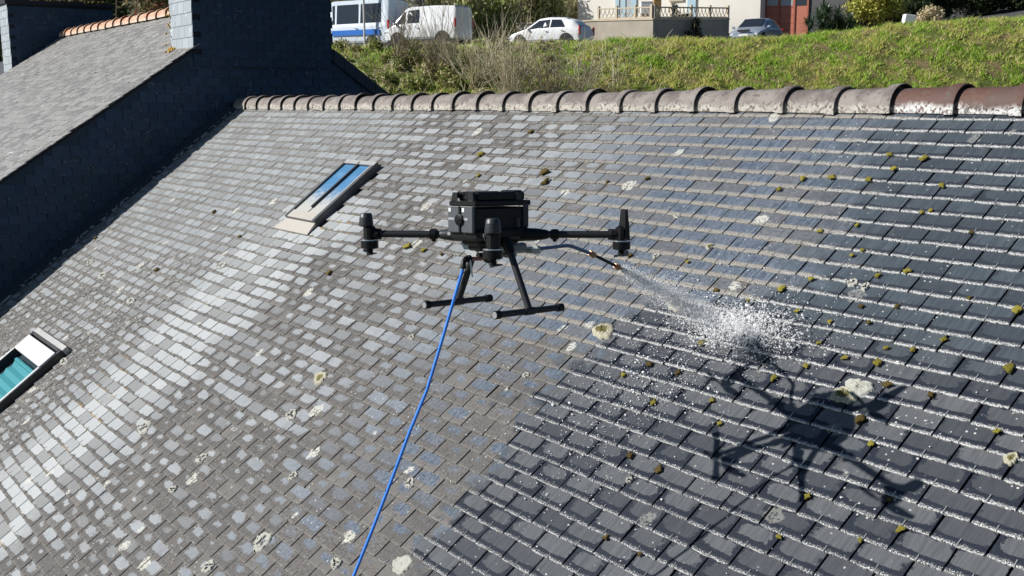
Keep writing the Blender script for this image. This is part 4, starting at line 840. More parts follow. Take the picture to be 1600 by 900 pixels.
# brambles over the left part of the bank
cs = []; rs = []
for i in range(120):
    r = random.uniform(-9, 3.2); f = crest_f - random.uniform(.1, 7.2); t = 1 if r < 0 else max(.2, 1 - r / 4)
    cs.append(rf(r, f, float(bank_z(np.array(r), np.array(f))) + .12)); rs.append((random.uniform(.25, .55) * t, random.uniform(.25, .5) * t, random.uniform(.15, .42) * t))
tag(leafcloud('brambles', cs, np.array(rs), 26000, .075, M_BRAM), 'olive brambles and dead stems on the left of the bank', 'brambles', None, 'stuff')
k = MB()
for i in range(900):
    r = random.gauss(-1.5, 3.6); f = crest_f - random.uniform(.3, 7); b = rf(r, f, float(bank_z(np.array(r), np.array(f))))
    a = np.array([random.gauss(0, .5), random.gauss(0, .5), random.uniform(.5, 1.0)]); L = random.uniform(.4, 1.1); k.tube([b, b + a * L * .6, b + a * L + np.array([random.gauss(0, .2), 0, -.15])], [.010, .008, .005], 3, False)
tag(k.build('dead_stems', M_TWIGL), 'dead straw coloured stems among the brambles', 'dead stems', None, 'stuff')
# ---- vehicles
M_CARW = simple('white_car_paint', (.80, .81, .82), .22, 0, .02, 3, .6); M_SILV = simple('silver_blue_paint', (.42, .48, .55), .25, .45, .03, 3, .6); M_VBLUE = simple('pale_blue_van_paint', (.66, .73, .80), .25, .1, .03, 3, .6)
M_CGL = simple('dark_car_glass', (.02, .025, .03), .06, 0, .1, 3, .9); M_TYRE = simple('tyre_rubber', (.018, .018, .018), .8, 0, .2, 20); M_RIM = simple('grey_alloy', (.45, .46, .47), .35, .7, .1, 20); M_TRIM = simple('grey_bumper', (.22, .23, .24), .6, 0, .1, 10)
M_RED = simple('red_lamp', (.55, .02, .02), .2, 0, .1, 10, .6); M_LAMP = simple('clear_lamp', (.7, .72, .74), .1, .2, .05, 10, .8); M_PLATE = simple('number_plate', (.75, .74, .70), .4)
M_BLUE = simple('blue_livery', (.03, .16, .55), .3, 0, .1, 4)
def vehicle(name, label, pos, yaw, st, wheels, wr, mat, glassx, ws, rw, group=None, trim=M_TRIM):
    """st: stations (x, zbottom, zbelt, zroof, half width bottom, belt, roof); x forward"""
    h = -RT * math.cos(yaw) + FH * math.sin(yaw); l = np.cross(UP, h); rt = empty(name, frame(pos, h, l, UP), label, name.split('_')[-1] if '_' in name else name, group)
    st = sorted(st); S_ = np.array(st)
    def at_(x): return [np.interp(x, S_[:, 0], S_[:, i]) for i in range(1, 7)]
    xs = sorted(set([s[0] for s in st] + list(np.linspace(S_[0, 0], S_[-1, 0], 25)))); V = []; F = []
    for x in xs:
        zb, zl, zr, wb, wl_, wr_ = at_(x); zr = max(zr, zl + .004)
        half = [(wb * .85, zb), (wb, zb + .06), (wb + .02, zb + (zl - zb) * .5), (wl_, zl - .03), (wl_ - .01, zl), (wr_ + (wl_ - wr_) * .12, zr - .07 * min(1, (zr - zl) * 4)), (wr_ - .05, zr - .02 * min(1, (zr - zl) * 4)), (wr_ * .45, zr + .012 * min(1, (zr - zl) * 4))]
        V += [(x, y, z) for y, z in half] + [(x, -y, z) for y, z in reversed(half)]
    nn = 16
    for i in range(len(xs) - 1):
        for j in range(nn): q = (j + 1) % nn; F.append((i * nn + j, i * nn + q, (i + 1) * nn + q, (i + 1) * nn + j))
    F += [tuple(range(nn)), tuple(range(len(xs) * nn - 1, (len(xs) - 1) * nn - 1, -1))]
    k = MB(); k.add(V, [tuple(reversed(f)) for f in F]); body = k.build('body', mat, rt, 32, local=True)
    def sidept(x, t, sg, o=.006):
        zb, zl, zr, wb, wl_, wr_ = at_(x); z = zl + (zr - .05 - zl) * t; w_ = (wl_ - .01) + (wr_ + (wl_ - wr_) * .12 - wl_ + .01) * t; return (x, sg * (w_ + o), z)
    for sg in (1, -1):
        for x0, x1, f0, f1 in glassx:      # side windows
            k = MB(); P = [sidept(x0, .10, sg), sidept(x1, .10, sg), sidept(x1 - f1, .86, sg), sidept(x0 + f0, .86, sg)]; Q = [(p[0], p[1] - sg * .03, p[2]) for p in P]
            k.add(P + Q, [(0, 1, 2, 3), (7, 6, 5, 4), (0, 4, 5, 1), (1, 5, 6, 2), (2, 6, 7, 3), (3, 7, 4, 0)]); k.build('side_window', M_CGL, rt, local=True)
        for x in wheels:
            w0 = at_(x)[3]; k = MB(); c = (x, sg * (w0 - .10), wr)
            k.lathe((x, sg * (w0 + .035), wr + .01), [(0, wr + .055), (.004, wr + .05)], (0, sg, 0), 22); k.build('wheel_arch', M_TYRE, rt, 30, local=True)
            k = MB(); k.lathe(c, [(-.06, wr * .7), (-.05, wr * .96), (.03, wr), (.12, wr), (.145, wr * .94), (.15, wr * .70), (.13, wr * .66)], (0, sg, 0), 24); ty = k.build('wheel', M_TYRE, rt, 40, local=True)
            k = MB(); k.lathe(c, [(.10, wr * .66), (.142, wr * .66), (.147, wr * .60), (.12, wr * .56), (.118, .02)], (0, sg, 0), 20)
            for a in range(5):
                t = a * 2 * math.pi / 5; d = np.array([math.cos(t), 0, math.sin(t)]); k.box(np.array(c) + np.array([0, sg * .132, 0]) + d * wr * .34, (wr * .55, .022, .05), (d, (0, 1, 0), np.cross(d, [0, 1, 0])))
            k.build('rim', M_RIM, ty, 30, local=True)
        xm = ws[0] - .18; zb, zl, zr, wb, wl_, wr_ = at_(xm); k = MB(); k.bbox((xm, sg * (wl_ + .10), zl + .10), (.10, .17, .13), .03); k.box((xm, sg * (wl_ + .02), zl + .06), (.05, .06, .03)); k.build('wing_mirror', mat, rt, 30, local=True)
        for x in [g[0] for g in glassx[:2]]:
            zb, zl, zr, wb, wl_, wr_ = at_(x + .12); k = MB(); k.bbox((x + .14, sg * (wl_ + .028), zl - .12), (.16, .03, .03), .008); k.build('door_handle', trim, rt, local=True)
        zb, zl, zr, wb, wl_, wr_ = at_(S_[-1, 0] - .12); k = MB(); k.bbox((S_[-1, 0] - .12, sg * (wl_ - .16), zl - .10), (.30, .34, .16), .05); k.build('headlight', M_LAMP, rt, 30, local=True)
        zb, zl, zr, wb, wl_, wr_ = at_(S_[0, 0] + .03); k = MB(); k.bbox((S_[0, 0] + .02, sg * (wl_ - .05), zl + .02), (.10, .12, .42), .03); k.build('tail_light', M_RED, rt, 30, local=True)
        zb, zl, zr, wb, wl_, wr_ = at_(0); k = MB(); k.bbox((sum(wheels) / 2, sg * (wb + .012), zb + .13), (abs(wheels[1] - wheels[0]) - 2.3 * wr, .03, .12), .012); k.build('side_trim', trim, rt, local=True)
    def cap(name, x0, x1, mm, o):
        zb, zl, z0, wb, wl_, w0 = at_(x0); zb, zl2, z1, wb, wl2, w1 = at_(x1); nx = -(z1 - z0); nz = (x1 - x0); 
        if nz < 0: nx, nz = -nx, -nz
        L_ = math.hypot(nx, nz) + 1e-9; nx, nz = nx / L_ * .022, nz / L_ * .022; w0 *= .90; w1 *= .90
        P = [(x0 + nx, -w0, z0 + nz), (x0 + nx, w0, z0 + nz), (x1 + nx, w1, z1 + nz), (x1 + nx, -w1, z1 + nz)]; Q = [(p[0] - nx * 1.6, p[1], p[2] - nz * 1.6) for p in P]
        k = MB(); k.add(P + Q, [(0, 1, 2, 3), (3, 2, 1, 0)][0:1] + [(7, 6, 5, 4), (0, 4, 5, 1), (1, 5, 6, 2), (2, 6, 7, 3), (3, 7, 4, 0)]); k.build(name, M_CGL, rt, local=True)
    cap('windscreen', ws[0], ws[1], M_CGL, 1); cap('rear_window', rw[0], rw[1], M_CGL, 1)
    xf = S_[-1, 0]; zb, zl, zr, wb, wl_, wr_ = at_(xf); k = MB(); k.bbox((xf + .01, 0, zb + .16), (.12, wb * 1.8, .24), .05); k.build('front_bumper', mat if trim is M_TRIM else trim, rt, 30, local=True)
    k = MB(); k.box((xf + .075, 0, zb + .20), (.012, .50, .11)); k.build('number_plate', M_PLATE, rt, local=True)
    k = MB(); k.bbox((xf + .02, 0, zb + .42), (.07, wb * 1.0, .12), .02); k.build('grille', M_TYRE, rt, local=True)
    return rt
def gpos(x, Z, y=None): r, f, z = rfz(x, 60 if y is None else y, Z); return rf(r, f, z if y is not None else float(road_z(np.array(r), np.array(f))))
van_st = [(-1.95, .38, 1.05, 1.80, .78, .86, .72), (-1.88, .30, 1.05, 1.87, .82, .90, .76), (-.8, .27, 1.04, 1.92, .84, .92, .78), (.55, .27, 1.03, 1.90, .84, .92, .76), (.85, .27, 1.03, 1.82, .84, .92, .74), (1.45, .28, 1.00, 1.24, .84, .91, .78), (1.58, .28, .98, 1.10, .84, .90, .76), (1.98, .30, .82, .88, .80, .84, .66), (2.06, .36, .66, .72, .72, .76, .60)]
pv = gpos(673, 51.5, 74)
vehicle('white_van', 'white panel van parked at the top of the bank, two side windows showing', pv, R_(27), van_st, (-1.22, 1.32), .33, M_CARW, [(.02, .70, .02, .02), (.80, 1.50, .02, .62)], (1.54, .90), (-1.94, -1.80), 'vehicles parked above the bank')
hb_st = [(-2.02, .36, .74, .80, .70, .80, .60), (-1.95, .30, .84, .98, .78, .86, .62), (-1.55, .25, .92, 1.32, .82, .88, .60), (-1.0, .22, .93, 1.46, .83, .89, .60), (-.2, .22, .92, 1.50, .84, .89, .62), (.3, .22, .90, 1.45, .84, .89, .60), (1.0, .23, .88, 1.02, .84, .88, .70), (1.15, .23, .86, .94, .83, .87, .70), (1.8, .26, .70, .76, .78, .82, .58), (2.02, .32, .54, .60, .68, .72, .5)]
pv = gpos(862, 53, 76)
vehicle('white_car', 'white hatchback parked behind bare shrubs, seen from its left side', pv, R_(30), hb_st, (-1.28, 1.30), .32, M_CARW, [(-1.25, -.42, .30, .02), (-.36, .90, .02, .62)], (1.08, .34), (-1.92, -1.2), 'vehicles parked above the bank')
pv = gpos(1183, 57, 73)
vehicle('silver_car', 'pale silver blue small car facing the bank in front of the red garage door', pv, R_(-58), hb_st, (-1.28, 1.30), .32, M_SILV, [(-1.25, -.42, .30, .02), (-.36, .90, .02, .62)], (1.08, .34), (-1.92, -1.2), 'vehicles parked above the bank')
bv_st = [(-2.6, .42, 1.25, 2.45, .88, .95, .84), (-2.5, .34, 1.25, 2.52, .92, .98, .86), (.9, .32, 1.24, 2.52, .94, .99, .86), (1.3, .32, 1.22, 2.36, .94, .99, .84), (2.0, .32, 1.18, 1.40, .92, .97, .82), (2.5, .36, 1.00, 1.10, .88, .92, .72), (2.66, .42, .80, .86, .8, .85, .65)]
pv = gpos(562, 54, 82)
bv = vehicle('blue_van', 'tall pale blue and white van partly hidden by the dark chimney', pv, R_(30), bv_st, (-1.6, 1.7), .35, M_VBLUE, [(-2.2, -.9, .02, .02), (-.8, .6, .02, .02), (.7, 1.75, .02, .55)], (2.06, 1.36), (-2.58, -2.40), 'vehicles parked above the bank')
k = MB(); [k.box((-.6, sg * 1.006, .92), (3.0, .02, .26)) for sg in (1, -1)]; k.build('blue_stripe', M_BLUE, bv, local=True)
# ---- terrace wall, balustrade, house, garage
M_CONC = simple('weathered_concrete', (.36, .32, .26), .9, 0, .3, 1.2, None, .3); M_CREAM = simple('cream_cast_concrete', (.50, .43, .32), .85, 0, .2, 5)
M_RENDER = simple('white_render', (.72, .69, .62), .9, 0, .12, .8); M_REDDOOR = simple('faded_red_door', (.46, .16, .10), .7, 0, .12, 1.5); M_REDF = simple('red_door_frame', (.36, .11, .07), .7, 0, .1, 2)
def wp(x, y, Z): r, f, z = rfz(x, y, Z); return np.array([r, f, z])
cA = wp(935, 33, 59.5); cB = wp(1022, 31, 57); cC = wp(1141, 31, 61); c0 = wp(700, 42, 66)
poly = [c0, cA, cB, cC]
wall_rt = empty('terrace_wall', rf(*cB[:2], float(road_z(cB[0], cB[1]))), 'pale concrete terrace wall whose right hand face is in shade beside the silver car', 'wall')
for (a, b) in zip(poly[:-1], poly[1:]):
    d = rf(*b) - rf(*a); d[2] = 0; L = np.linalg.norm(d); d /= L; n_ = np.cross(d, UP); k = MB(); A, B = rf(*a), rf(*b); zb_ = -1.0
    k.add([A, B, B - UP * (B[2] - 1.0), A - UP * (A[2] - 1.0)] + [p - n_ * .25 for p in (A, B, B - UP * (B[2] - 1.0), A - UP * (A[2] - 1.0))], [(0, 3, 2, 1), (4, 5, 6, 7), (0, 1, 5, 4), (0, 4, 7, 3), (1, 2, 6, 5)]); k.build('wall_face', M_CONC, wall_rt)
    k = MB(); k.add([A + n_ * .05, B + n_ * .05, B - n_ * .30, A - n_ * .30] + [p + UP * .08 for p in (A + n_ * .05, B + n_ * .05, B - n_ * .30, A - n_ * .30)], [(0, 3, 2, 1), (4, 5, 6, 7), (0, 1, 5, 4), (1, 2, 6, 5), (2, 3, 7, 6), (3, 0, 4, 7)]); k.build('coping', M_CREAM, wall_rt)
bal = empty('balustrade', rf(*cB), 'cream concrete balustrade of interlaced arches standing on the terrace wall', 'balustrade')
for (a, b) in zip(poly[1:-1], poly[2:]):
    A, B = rf(*a) + UP * .08, rf(*b) + UP * .08; d = B - A; L = np.linalg.norm(d); d /= L; n_ = np.cross(d, UP); n_ /= np.linalg.norm(n_); H = .62; cen = -n_ * .12
    np_ = max(2, round(L / 1.5)); ax = (d, n_, UP)
    for i in range(np_ + 1):
        k = MB(); k.box(A + d * L * i / np_ + cen + UP * (H + .12) / 2, (.12, .14, H + .12), ax); k.build('post', M_CREAM, bal)
    k = MB(); k.box(A + d * L / 2 + cen + UP * (H - .03), (L, .10, .07), ax); k.build('top_rail', M_CREAM, bal)
    k = MB(); k.box(A + d * L / 2 + cen + UP * .05, (L, .10, .07), ax); k.build('bottom_rail', M_CREAM, bal)
    m_ = round(L / .30)
    for i in range(m_):
        for sg in (1, -1):
            x0 = L * (i + .5) / m_; k = MB(); pts = []
            for q in range(6): t = q / 5; pts.append(A + cen + d * min(max(x0 + sg * (-.27 + .27 * (1 - (1 - t) ** 2) + .0), .02), L - .02) + UP * (.08 + (H - .12) * t ** 1.2))
            k.tube(pts, .022, 5); k.build('baluster', M_CREAM, bal)
terr = MB(); P = [rf(*p) for p in (c0, cA, cB, cC)]; bk = [rf(p[0], 76, p[2]) for p in (c0, cA, cB, cC)]
for i in range(3): terr.add([P[i] - UP * .02, P[i + 1] - UP * .02, bk[i + 1] - UP * .02, bk[i] - UP * .02], [(0, 1, 2, 3)])
tag(terr.build('terrace', M_CONC), kind='structure')
hs = empty('white_house', rf(*wp(1060, 40, 68)[:2], 3), 'white rendered house behind the balustrade with pale blue door frames', 'house')
def facade(x0, x1, ytop, ybot, Z0, Z1, thick, mat, parent, name='wall'):
    a, b = wp(x0, ytop, Z0), wp(x1, ytop, Z1); A, B = rf(a[0], a[1], 0), rf(b[0], b[1], 0); d = B - A; L = np.linalg.norm(d); d /= L; n_ = np.cross(d, UP)
    zt, zb_ = a[2], wp(x0, ybot, Z0)[2]; k = MB(); k.box((A + B) / 2 - n_ * thick / 2 + UP * (zt + zb_) / 2, (L, thick, zt - zb_), (d, n_, UP)); o = k.build(name, mat, parent)
    def pt(x, y, o_=0.0):
        dr = ray(x, y); t = ((A - CAM) @ n_) / (dr @ n_); return CAM + dr * t + n_ * o_
    return d, n_, pt
d, n_, pt = facade(905, 1192, -60, 60, 71, 64.8, 7, M_RENDER, hs)
def panel(pt, d, n_, x0, x1, y0, y1, o_, th, mat, parent, name):
    a, b = pt(x0, y0), pt(x1, y1); c = pt((x0 + x1) / 2, (y0 + y1) / 2) + n_ * (o_ + th / 2 - .0); w_ = abs((pt(x1, (y0 + y1) / 2) - pt(x0, (y0 + y1) / 2)) @ d); h_ = abs(pt((x0 + x1) / 2, y0)[2] - pt((x0 + x1) / 2, y1)[2])
    k = MB(); k.box(c, (w_, th, h_), (d, n_, UP)); return k.build(name, mat, parent)
M_PBLUE = simple('pale_blue_paint', (.36, .50, .58), .5, 0, .1, 2); M_CURT = simple('grey_curtain', (.38, .42, .44), .7, 0, .2, 2)
for x0, x1 in ((962, 968), (972, 978), (987, 995)): panel(pt, d, n_, x0, x1, -30, 31, -.02, .10, M_PBLUE, hs, 'door_frame')
for x0, x1 in ((968, 972), (978, 987)): panel(pt, d, n_, x0, x1, -30, 31, -.02, .05, M_CURT, hs, 'door_pane')
panel(pt, d, n_, 1075, 1088, -30, 31, -.02, .12, M_PBLUE, hs, 'shutter'); panel(pt, d, n_, 1046, 1068, -20, 2, -.02, .14, M_CREAM, hs, 'window_sill'); panel(pt, d, n_, 1048, 1066, -40, -1, -.02, .06, M_CGL, hs, 'window')
k = MB(); zt = pt(1000, -60)[2]; A, B = pt(905, -60), pt(1192, -60); up_ = UP * 2.6; k.add([A + n_ * .4 - UP * .1, B + n_ * .4 - UP * .1, B - n_ * 3.5 + up_, A - n_ * 3.5 + up_, B - n_ * 7.4 - UP * .1, A - n_ * 7.4 - UP * .1], [(0, 1, 2, 3), (3, 2, 4, 5), (0, 3, 5), (1, 4, 2), (0, 5, 4, 1)]); k.build('roof', M_NSLATE, hs)
for x0, x1, y0, y1, Z, mm, lab, nm in ((1002, 1021, 4, 22, 62, M_WHITEP, 'white box standing on the terrace behind the balustrade', 'white_box'), (1022, 1034, 0, 12, 62.4, simple('brown_cardboard', (.40, .25, .10), .8), 'brown cardboard box beside the white box on the terrace', 'cardboard_box')):
    c = wp((x0 + x1) / 2, y1, Z); w_ = (x1 - x0) * Z / F_PX; h_ = (y1 - y0) * Z / F_PX; base = rf(c[0], c[1], c[2]); rt = empty(nm, base, lab, 'box')
    k = MB(); k.bbox(base + UP * h_ / 2, (w_, .5, h_), .02, (RT, FH, UP)); k.build('carton', mm, rt); k = MB(); k.box(base + UP * (h_ + .012), (w_ * 1.02, .52, .02), (RT, FH, UP)); k.build('lid', mm, rt)
    zt_ = float(cA[2]) + .0
    k = MB(); k.box(rf(c[0], c[1], (c[2] + zt_) / 2), (w_ * .9, .46, max(.02, c[2] - zt_)), (RT, FH, UP)); k.build('plinth', M_CONC, rt)
pot = empty('potted_plant', rf(*wp(1055, 30, 60.5)), 'dark leafy plant growing over the balustrade near the wall corner', 'plant')
leafcloud('foliage', [rf(*wp(1055, 16, 60.0)), rf(*wp(1072, 27, 60.5)), rf(*wp(1062, 28, 60))], np.array([(.28, .3, .42), (.55, .3, .22), (.5, .3, .2)]), 900, .07, mat_leaf('dark_leaf', [(.025, .035, .018), (.06, .075, .035)], .6), pot)
k = MB(); k.tube([rf(*wp(1055, 33, 60.2)), rf(*wp(1055, 14, 60.2))], .03, 6); k.build('stem', M_BARK, pot)
ivy = empty('ivy', rf(*wp(1089, 62, 58.2)), 'dark ivy stems climbing the shaded face of the terrace wall', 'ivy')
leafcloud('foliage', [rf(*(wp(1089 + dx, yy, 58.6 - .0))) - FH * .05 for dx, yy in ((0, 35), (-2, 42), (2, 50), (0, 58), (-12, 55), (6, 60))], np.array([(.35, .15, .3)] * 6), 1300, .06, mat_leaf('ivy_leaf', [(.02, .028, .016), (.05, .06, .03)], .6), ivy)
k = MB(); [k.tube([rf(*wp(1080 + q * 6, 64, 58.3)), rf(*wp(1082 + q * 5, 36, 58.4))], .03, 5) for q in range(3)]; k.build('stems', M_BARK, ivy)['kind'] = 'stuff'
ga = empty('garage', rf(*wp(1226, 60, 64)[:2], 3), 'garage with a faded red panelled door and glazed top behind the silver car', 'garage')
d, n_, pt = facade(1186, 1330, -50, 75, 66, 63.5, 6, simple('dark_garage_wall', (.10, .10, .10), .9), ga)
panel(pt, d, n_, 1196, 1262, -12, 72, .0, .04, M_REDDOOR, ga, 'door_leaf')
for x in (1197, 1218, 1241, 1262): panel(pt, d, n_, x - 1.3, x + 1.3, -14, 73, .0, .10, M_REDF, ga, 'door_stile')
for y in (11, 23, 36, 46, 57): panel(pt, d, n_, 1198.5, 1216.5, y, y + .9, .0, .055, M_REDF, ga, 'door_rail'); panel(pt, d, n_, 1219.5, 1239.5, y, y + .9, .0, .055, M_REDF, ga, 'door_rail')
for x0, x1 in ((1199, 1216), (1220, 1239), (1243, 1261)): panel(pt, d, n_, x0, x1, -10, 9, .0, .05, M_CURT if x1 < 1240 else M_CGL, ga, 'door_pane')
panel(pt, d, n_, 1188, 1194.5, -20, 73, .0, .20, simple('dark_post', (.03, .03, .035), .8), ga, 'dark_post')
k = MB(); A, B = pt(1184, -50), pt(1332, -50); k.box((A + B) / 2 - n_ * 3 + UP * .1, (np.linalg.norm(B - A), 6.6, .25), (d, n_, UP)); k.build('roof', M_DECK, ga)
# ---- planting right of the garage
def gp(x, Z): r, f, z = rfz(x, 50, Z); return rf(r, f, float(road_z(np.array(r), np.array(f)) if f > crest_f + 1.3 else bank_z(np.array(r), np.array(f))))
b = gp(1296, 52); yu = empty('spiky_shrub', b, 'dark green shrub of long strap leaves at the right edge of the red garage door', 'shrub')
cs = []
for i in range(46):
    cs.append(b + RT * random.gauss(0, .5) + FH * random.gauss(0, .4) + UP * abs(random.gauss(.85, .5)))
V = []; F = []; A_ = []
for c in cs:
    for q in range(44):
        a = np.array([random.gauss(0, 1), random.gauss(0, 1), random.gauss(.45, .6)]); a /= np.linalg.norm(a); L = random.uniform(.35, .75); sd = np.cross(a, UP); sd /= np.linalg.norm(sd) + 1e-9; n0 = len(V); wv = .022
        V += [c - sd * wv, c + sd * wv, c + a * L * .6 - sd * wv, c + a * L * .6 + sd * wv, c + a * L + UP * -.16 * L]; F += [(n0, n0 + 1, n0 + 3, n0 + 2), (n0 + 2, n0 + 3, n0 + 4)]; A_ += [(random.random(),) * 3 + (1,)] * 5
me = np_mesh('strap_leaves', np.array(V), F, A_); link('strap_leaves', me, mat_leaf('strap_leaf', [(.025, .05, .02), (.09, .14, .05), (.05, .09, .05)], .4, .8, .5), yu); k = MB(); twigs(k, b, 7, 1.4, .3, .05, random.Random(3), 1); k.build('stems', M_BARK, yu)['kind'] = 'stuff'
M_YEL = mat_leaf('yellow_green_leaf', [(.42, .40, .06), (.66, .60, .14), (.34, .36, .07)], .55, 1.2); M_DARKL = mat_leaf('dark_hedge_leaf', [(.018, .03, .014), (.05, .07, .03), (.035, .05, .02)], .85, .8, .08, .1)
b = gp(1368, 53.2); bush('yellow_bush', 'rounded yellow green bush between the spiky shrub and the pinkish shrub', 'bush', b, [(-.9, 0, 1.6, .7), (-.2, -.1, 1.95, .85), (.6, 0, 1.85, .75), (1.1, .1, 1.5, .55), (-.1, -.2, 1.4, .7), (.4, 0, 2.6, .8), (-.5, .2, 2.6, .7)], 6500, .075, M_YEL, None, M_BARK, 1.0, 0, 9, 1.5, 11)
b = gp(1365, 54.4); bush('dark_bush', 'dark undergrowth in shade beneath the yellow green bush', 'bush', b, [(-1.5, .3, .7, .7), (-.5, .4, .8, .8), (.6, .4, .8, .8), (1.5, .6, 1.2, .9), (2.4, 1.0, 1.4, 1.0), (0, .8, 1.6, 1.1)], 5200, .09, M_DARKL, None, M_BARK, 1.0, 0, 8, 1.2, 12)
b = gp(1453, 50.6); bush('pinkish_shrub', 'small shrub with pinkish cream flowering tips beside the white box on the grass', 'shrub', b, [(-.25, 0, .75, .40), (.25, 0, .85, .42), (0, 0, 1.05, .38), (.45, 0, .65, .30), (-.45, 0, .6, .3), (.1, -.1, .45, .45)], 2600, .06, mat_leaf('pinkish_leaf', [(.62, .46, .34), (.80, .66, .52), (.42, .40, .18)], .6, 1.6), None, M_TWIG, 1.0, .6, 14, 1.1, 13)
b = gp(1419, 50.0) + UP * .30; wb = empty('meter_box', b, 'white box leaning on the grass between the yellow bush and the pinkish shrub', 'box'); tx = R_(-8); ax_ = (RT * math.cos(tx) + UP * math.sin(tx), FH, -RT * math.sin(tx) + UP * math.cos(tx))
k = MB(); k.bbox(b + UP * .42 - FH * .1, (.52, .40, .46), .02, ax_); k.build('casing', M_WHITEP, wb); k = MB(); k.box(b + UP * .42 - FH * .303, (.46, .006, .40), ax_); k.build('door', M_WHITEP, wb); k = MB(); k.box(b + UP * .10 - FH * .1, (.10, .10, .40)); k.build('leg', M_CONC, wb)
for x, Z, lab in ((1500, 66, 'dark leaf mass standing in for shade on the road at the right'), (1470, 58, 'dark bush behind the pinkish shrub')):
    b = gp(x, Z); w_ = 3.0 if Z > 60 else 1.2; bush('dark_foliage', lab, 'hedge', b, [(i * w_ * .4, random.uniform(0, .6), 1.5 + random.uniform(-.3, .5), w_ * .45) for i in range(-2, 3)] if Z < 60 else [(i * 1.6 + 1, random.uniform(4, 6), 1.6 + random.uniform(0, .5), 1.3) for i in range(-3, 6)], 14000, .12, M_DARKL, None, M_BARK, 1, 0, 8, 1.5, int(x))  # tall one: dark leaves put where the road only lies in shade
# ---- trees and hedges along the back on the left
M_HDG = mat_leaf('olive_hedge_leaf', [(.17, .20, .06), (.34, .36, .15), (.28, .25, .13), (.48, .44, .26)], .6, .5)
for i, (x, Z, hh, n, lab) in enumerate([(800, 72, 5.0, 9000, 'tall olive green hedge behind the white hatchback'), (760, 60, 3.2, 4500, 'twiggy brown hedge between the white van and the hatchback'), (885, 78, 4.6, 5000, 'pale hedge left of the white house')]):
    b = gp(x, Z); bush('hedge', lab, 'hedge', b, [(q * 1.05 + random.uniform(-.2, .2), random.uniform(-.4, .4), hh * f_, 1.0, .8, hh * .3) for q in range(-3 if i != 1 else -1, 4 if i != 1 else 2) for f_ in (.3, .65, .9)], n, .13, M_HDG if i != 1 else M_BRAM, None, M_TWIG, 1.5, 1.2, 50, hh, 60 + i)
def tree(name, label, b, h, r0, lean, crown, mat, seed, group=None, leaves=5000, bare=False):
    rg = random.Random(seed); rt = empty(name, b, label, 'tree', group); k = MB(); b = np.array(b); top = b + UP * h + RT * lean
    tr_ = [b - UP * .3, b + UP * h * .3 + RT * lean * .2, b + UP * h * .6 + RT * lean * .5, top]; k.tube(tr_, [r0, r0 * .8, r0 * .6, r0 * .25], 9)
    cs = []; rs = []
    for q in range(16):
        t = rg.uniform(.25, .95); p = b + UP * h * t + RT * lean * t; dv = np.array([rg.gauss(0, 1), rg.gauss(0, 1), rg.uniform(.1, .8)]); dv /= np.linalg.norm(dv); L = crown * rg.uniform(.6, 1.1) * (1.15 - t * .5); e_ = p + dv * L; k.tube([p, p + dv * L * .5 + UP * .1, e_], [r0 * .32, r0 * .2, r0 * .06], 5, False); cs.append(e_); rs.append(crown * rg.uniform(.28, .5))
        if bare:
            for z_ in range(7):
                fd = dv + np.array([rg.gauss(0, .5), rg.gauss(0, .5), rg.uniform(0, .6)]); fd /= np.linalg.norm(fd); s_ = p + dv * L * rg.uniform(.3, 1); k.tube([s_, s_ + fd * L * .5], [r0 * .08, r0 * .03], 3, False)
    k.build('trunk', M_BARK, rt, 40)
    leafcloud('crown', cs, np.array(rs), leaves, .10, mat, rt, np.random.default_rng(seed)); return rt
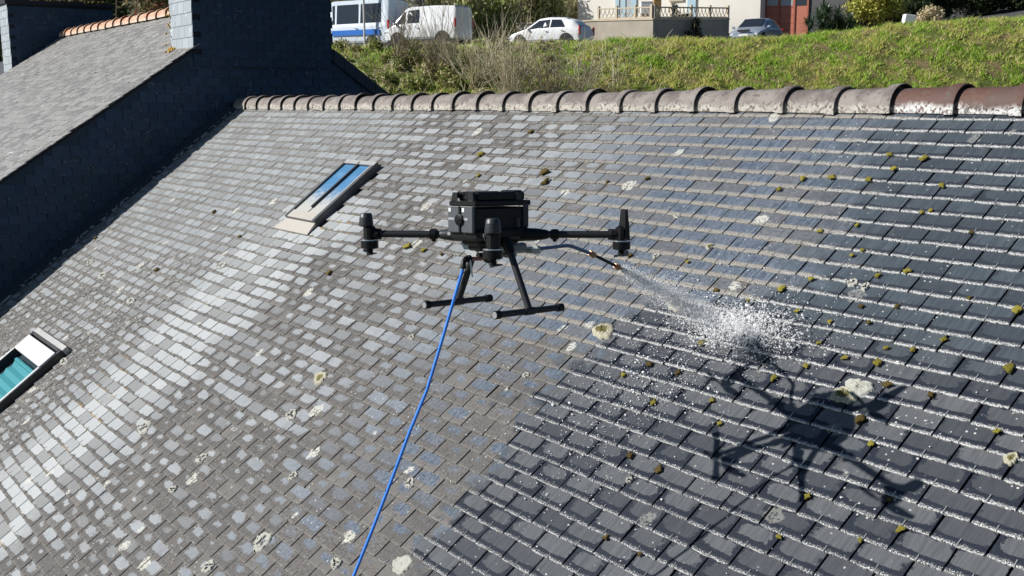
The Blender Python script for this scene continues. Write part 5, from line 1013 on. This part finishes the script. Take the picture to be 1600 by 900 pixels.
for i, (x, Z, h, lab, lv, br) in enumerate([(612, 58, 6.5, 'leafless brown tree between the blue van and the white van', 700, True), (646, 63, 7.5, 'thick trunked tree right behind the nose of the white van', 2500, False), (700, 74, 8, 'bushy tree behind the roof of the white van', 6000, False), (590, 66, 7, 'bare tree behind the blue van', 600, True), (560, 72, 8, 'leafy tree behind the blue van roof', 5000, False), (745, 70, 7, 'reddish twigged tree right of the white van', 2200, True)]):
    tree('tree', lab, gp(x, Z), h, .32 if i == 1 else .16, random.uniform(-.4, .4), 2.6 if i in (2, 4) else 1.9, M_HDG, 80 + i, 'trees behind the parked vehicles', lv, br)
b = gp(571, 52); po = empty('pole', b, 'thin pale pole standing in front of the blue van', 'pole'); k = MB(); k.tube([b - UP * .3, b + UP * 3.8], .055, 8); k.build('shaft', simple('pale_pole', (.55, .53, .50), .8), po, 40); k = MB(); k.lathe(b + UP * 3.8, [(0, .07), (.06, .05), (.07, .01)], (0, 0, 1), 10); k.build('cap', M_TRIM, po, 40)
b = gp(655, 60); po = empty('utility_pole', b, 'thick grey pole behind the white van', 'pole'); k = MB(); k.tube([b - UP * .3, b + UP * 6], [.42, .36], 10); k.build('shaft', simple('grey_pole', (.16, .155, .145), .9, 0, .3, 2), po, 40); k = MB(); k.box(b + UP * 5.6, (1.4, .10, .12), (RT, FH, UP)); k.build('crossarm', M_BARK, po)
# hedge beyond the neighbour's ridge, top left, and trees farther back
for i, (x, y, Z, lab, mt, n) in enumerate([(228, 8, 34, 'reddish twiggy shrub beyond the orange ridge tiles', mat_leaf('autumn_leaf', [(.14, .10, .04), (.30, .24, .11), (.10, .10, .04), (.35, .12, .06)], .6, 1.5), 5200), (175, 5, 40, 'dark evergreen behind the far chimney', M_DARKL, 6000), (8, 60, 42, 'dark evergreen left of the far chimney', M_DARKL, 5000)]):
    r, f, z = rfz(x, y, Z); b = rf(r, f, -3.5); hh = z + 3.5
    bush('evergreen' if i else 'twiggy_shrub', lab, 'shrub', b, [(random.uniform(-.6, .6), random.uniform(-.3, .6), hh * q, .9, .9, .8) for q in (.5, .62, .74, .86, .96, 1.06, 1.15)], n, .085, mt, None, M_TWIG, 1.0, .3, 24, hh * 1.1, 90 + i)
for i in range(9):
    r = -46 + i * 6.5 + random.uniform(-1, 1); f = 86 + random.uniform(0, 10); tree('tree', ['dark evergreen tree in the belt of trees far behind the houses', 'pale olive tree in the belt of trees far behind the houses'][(i + 1) % 2], rf(r, f, 2.5), 9, .25, 0, 3.6, M_DARKL if i % 2 else M_HDG, 120 + i, 'belt of trees far behind', 3500)
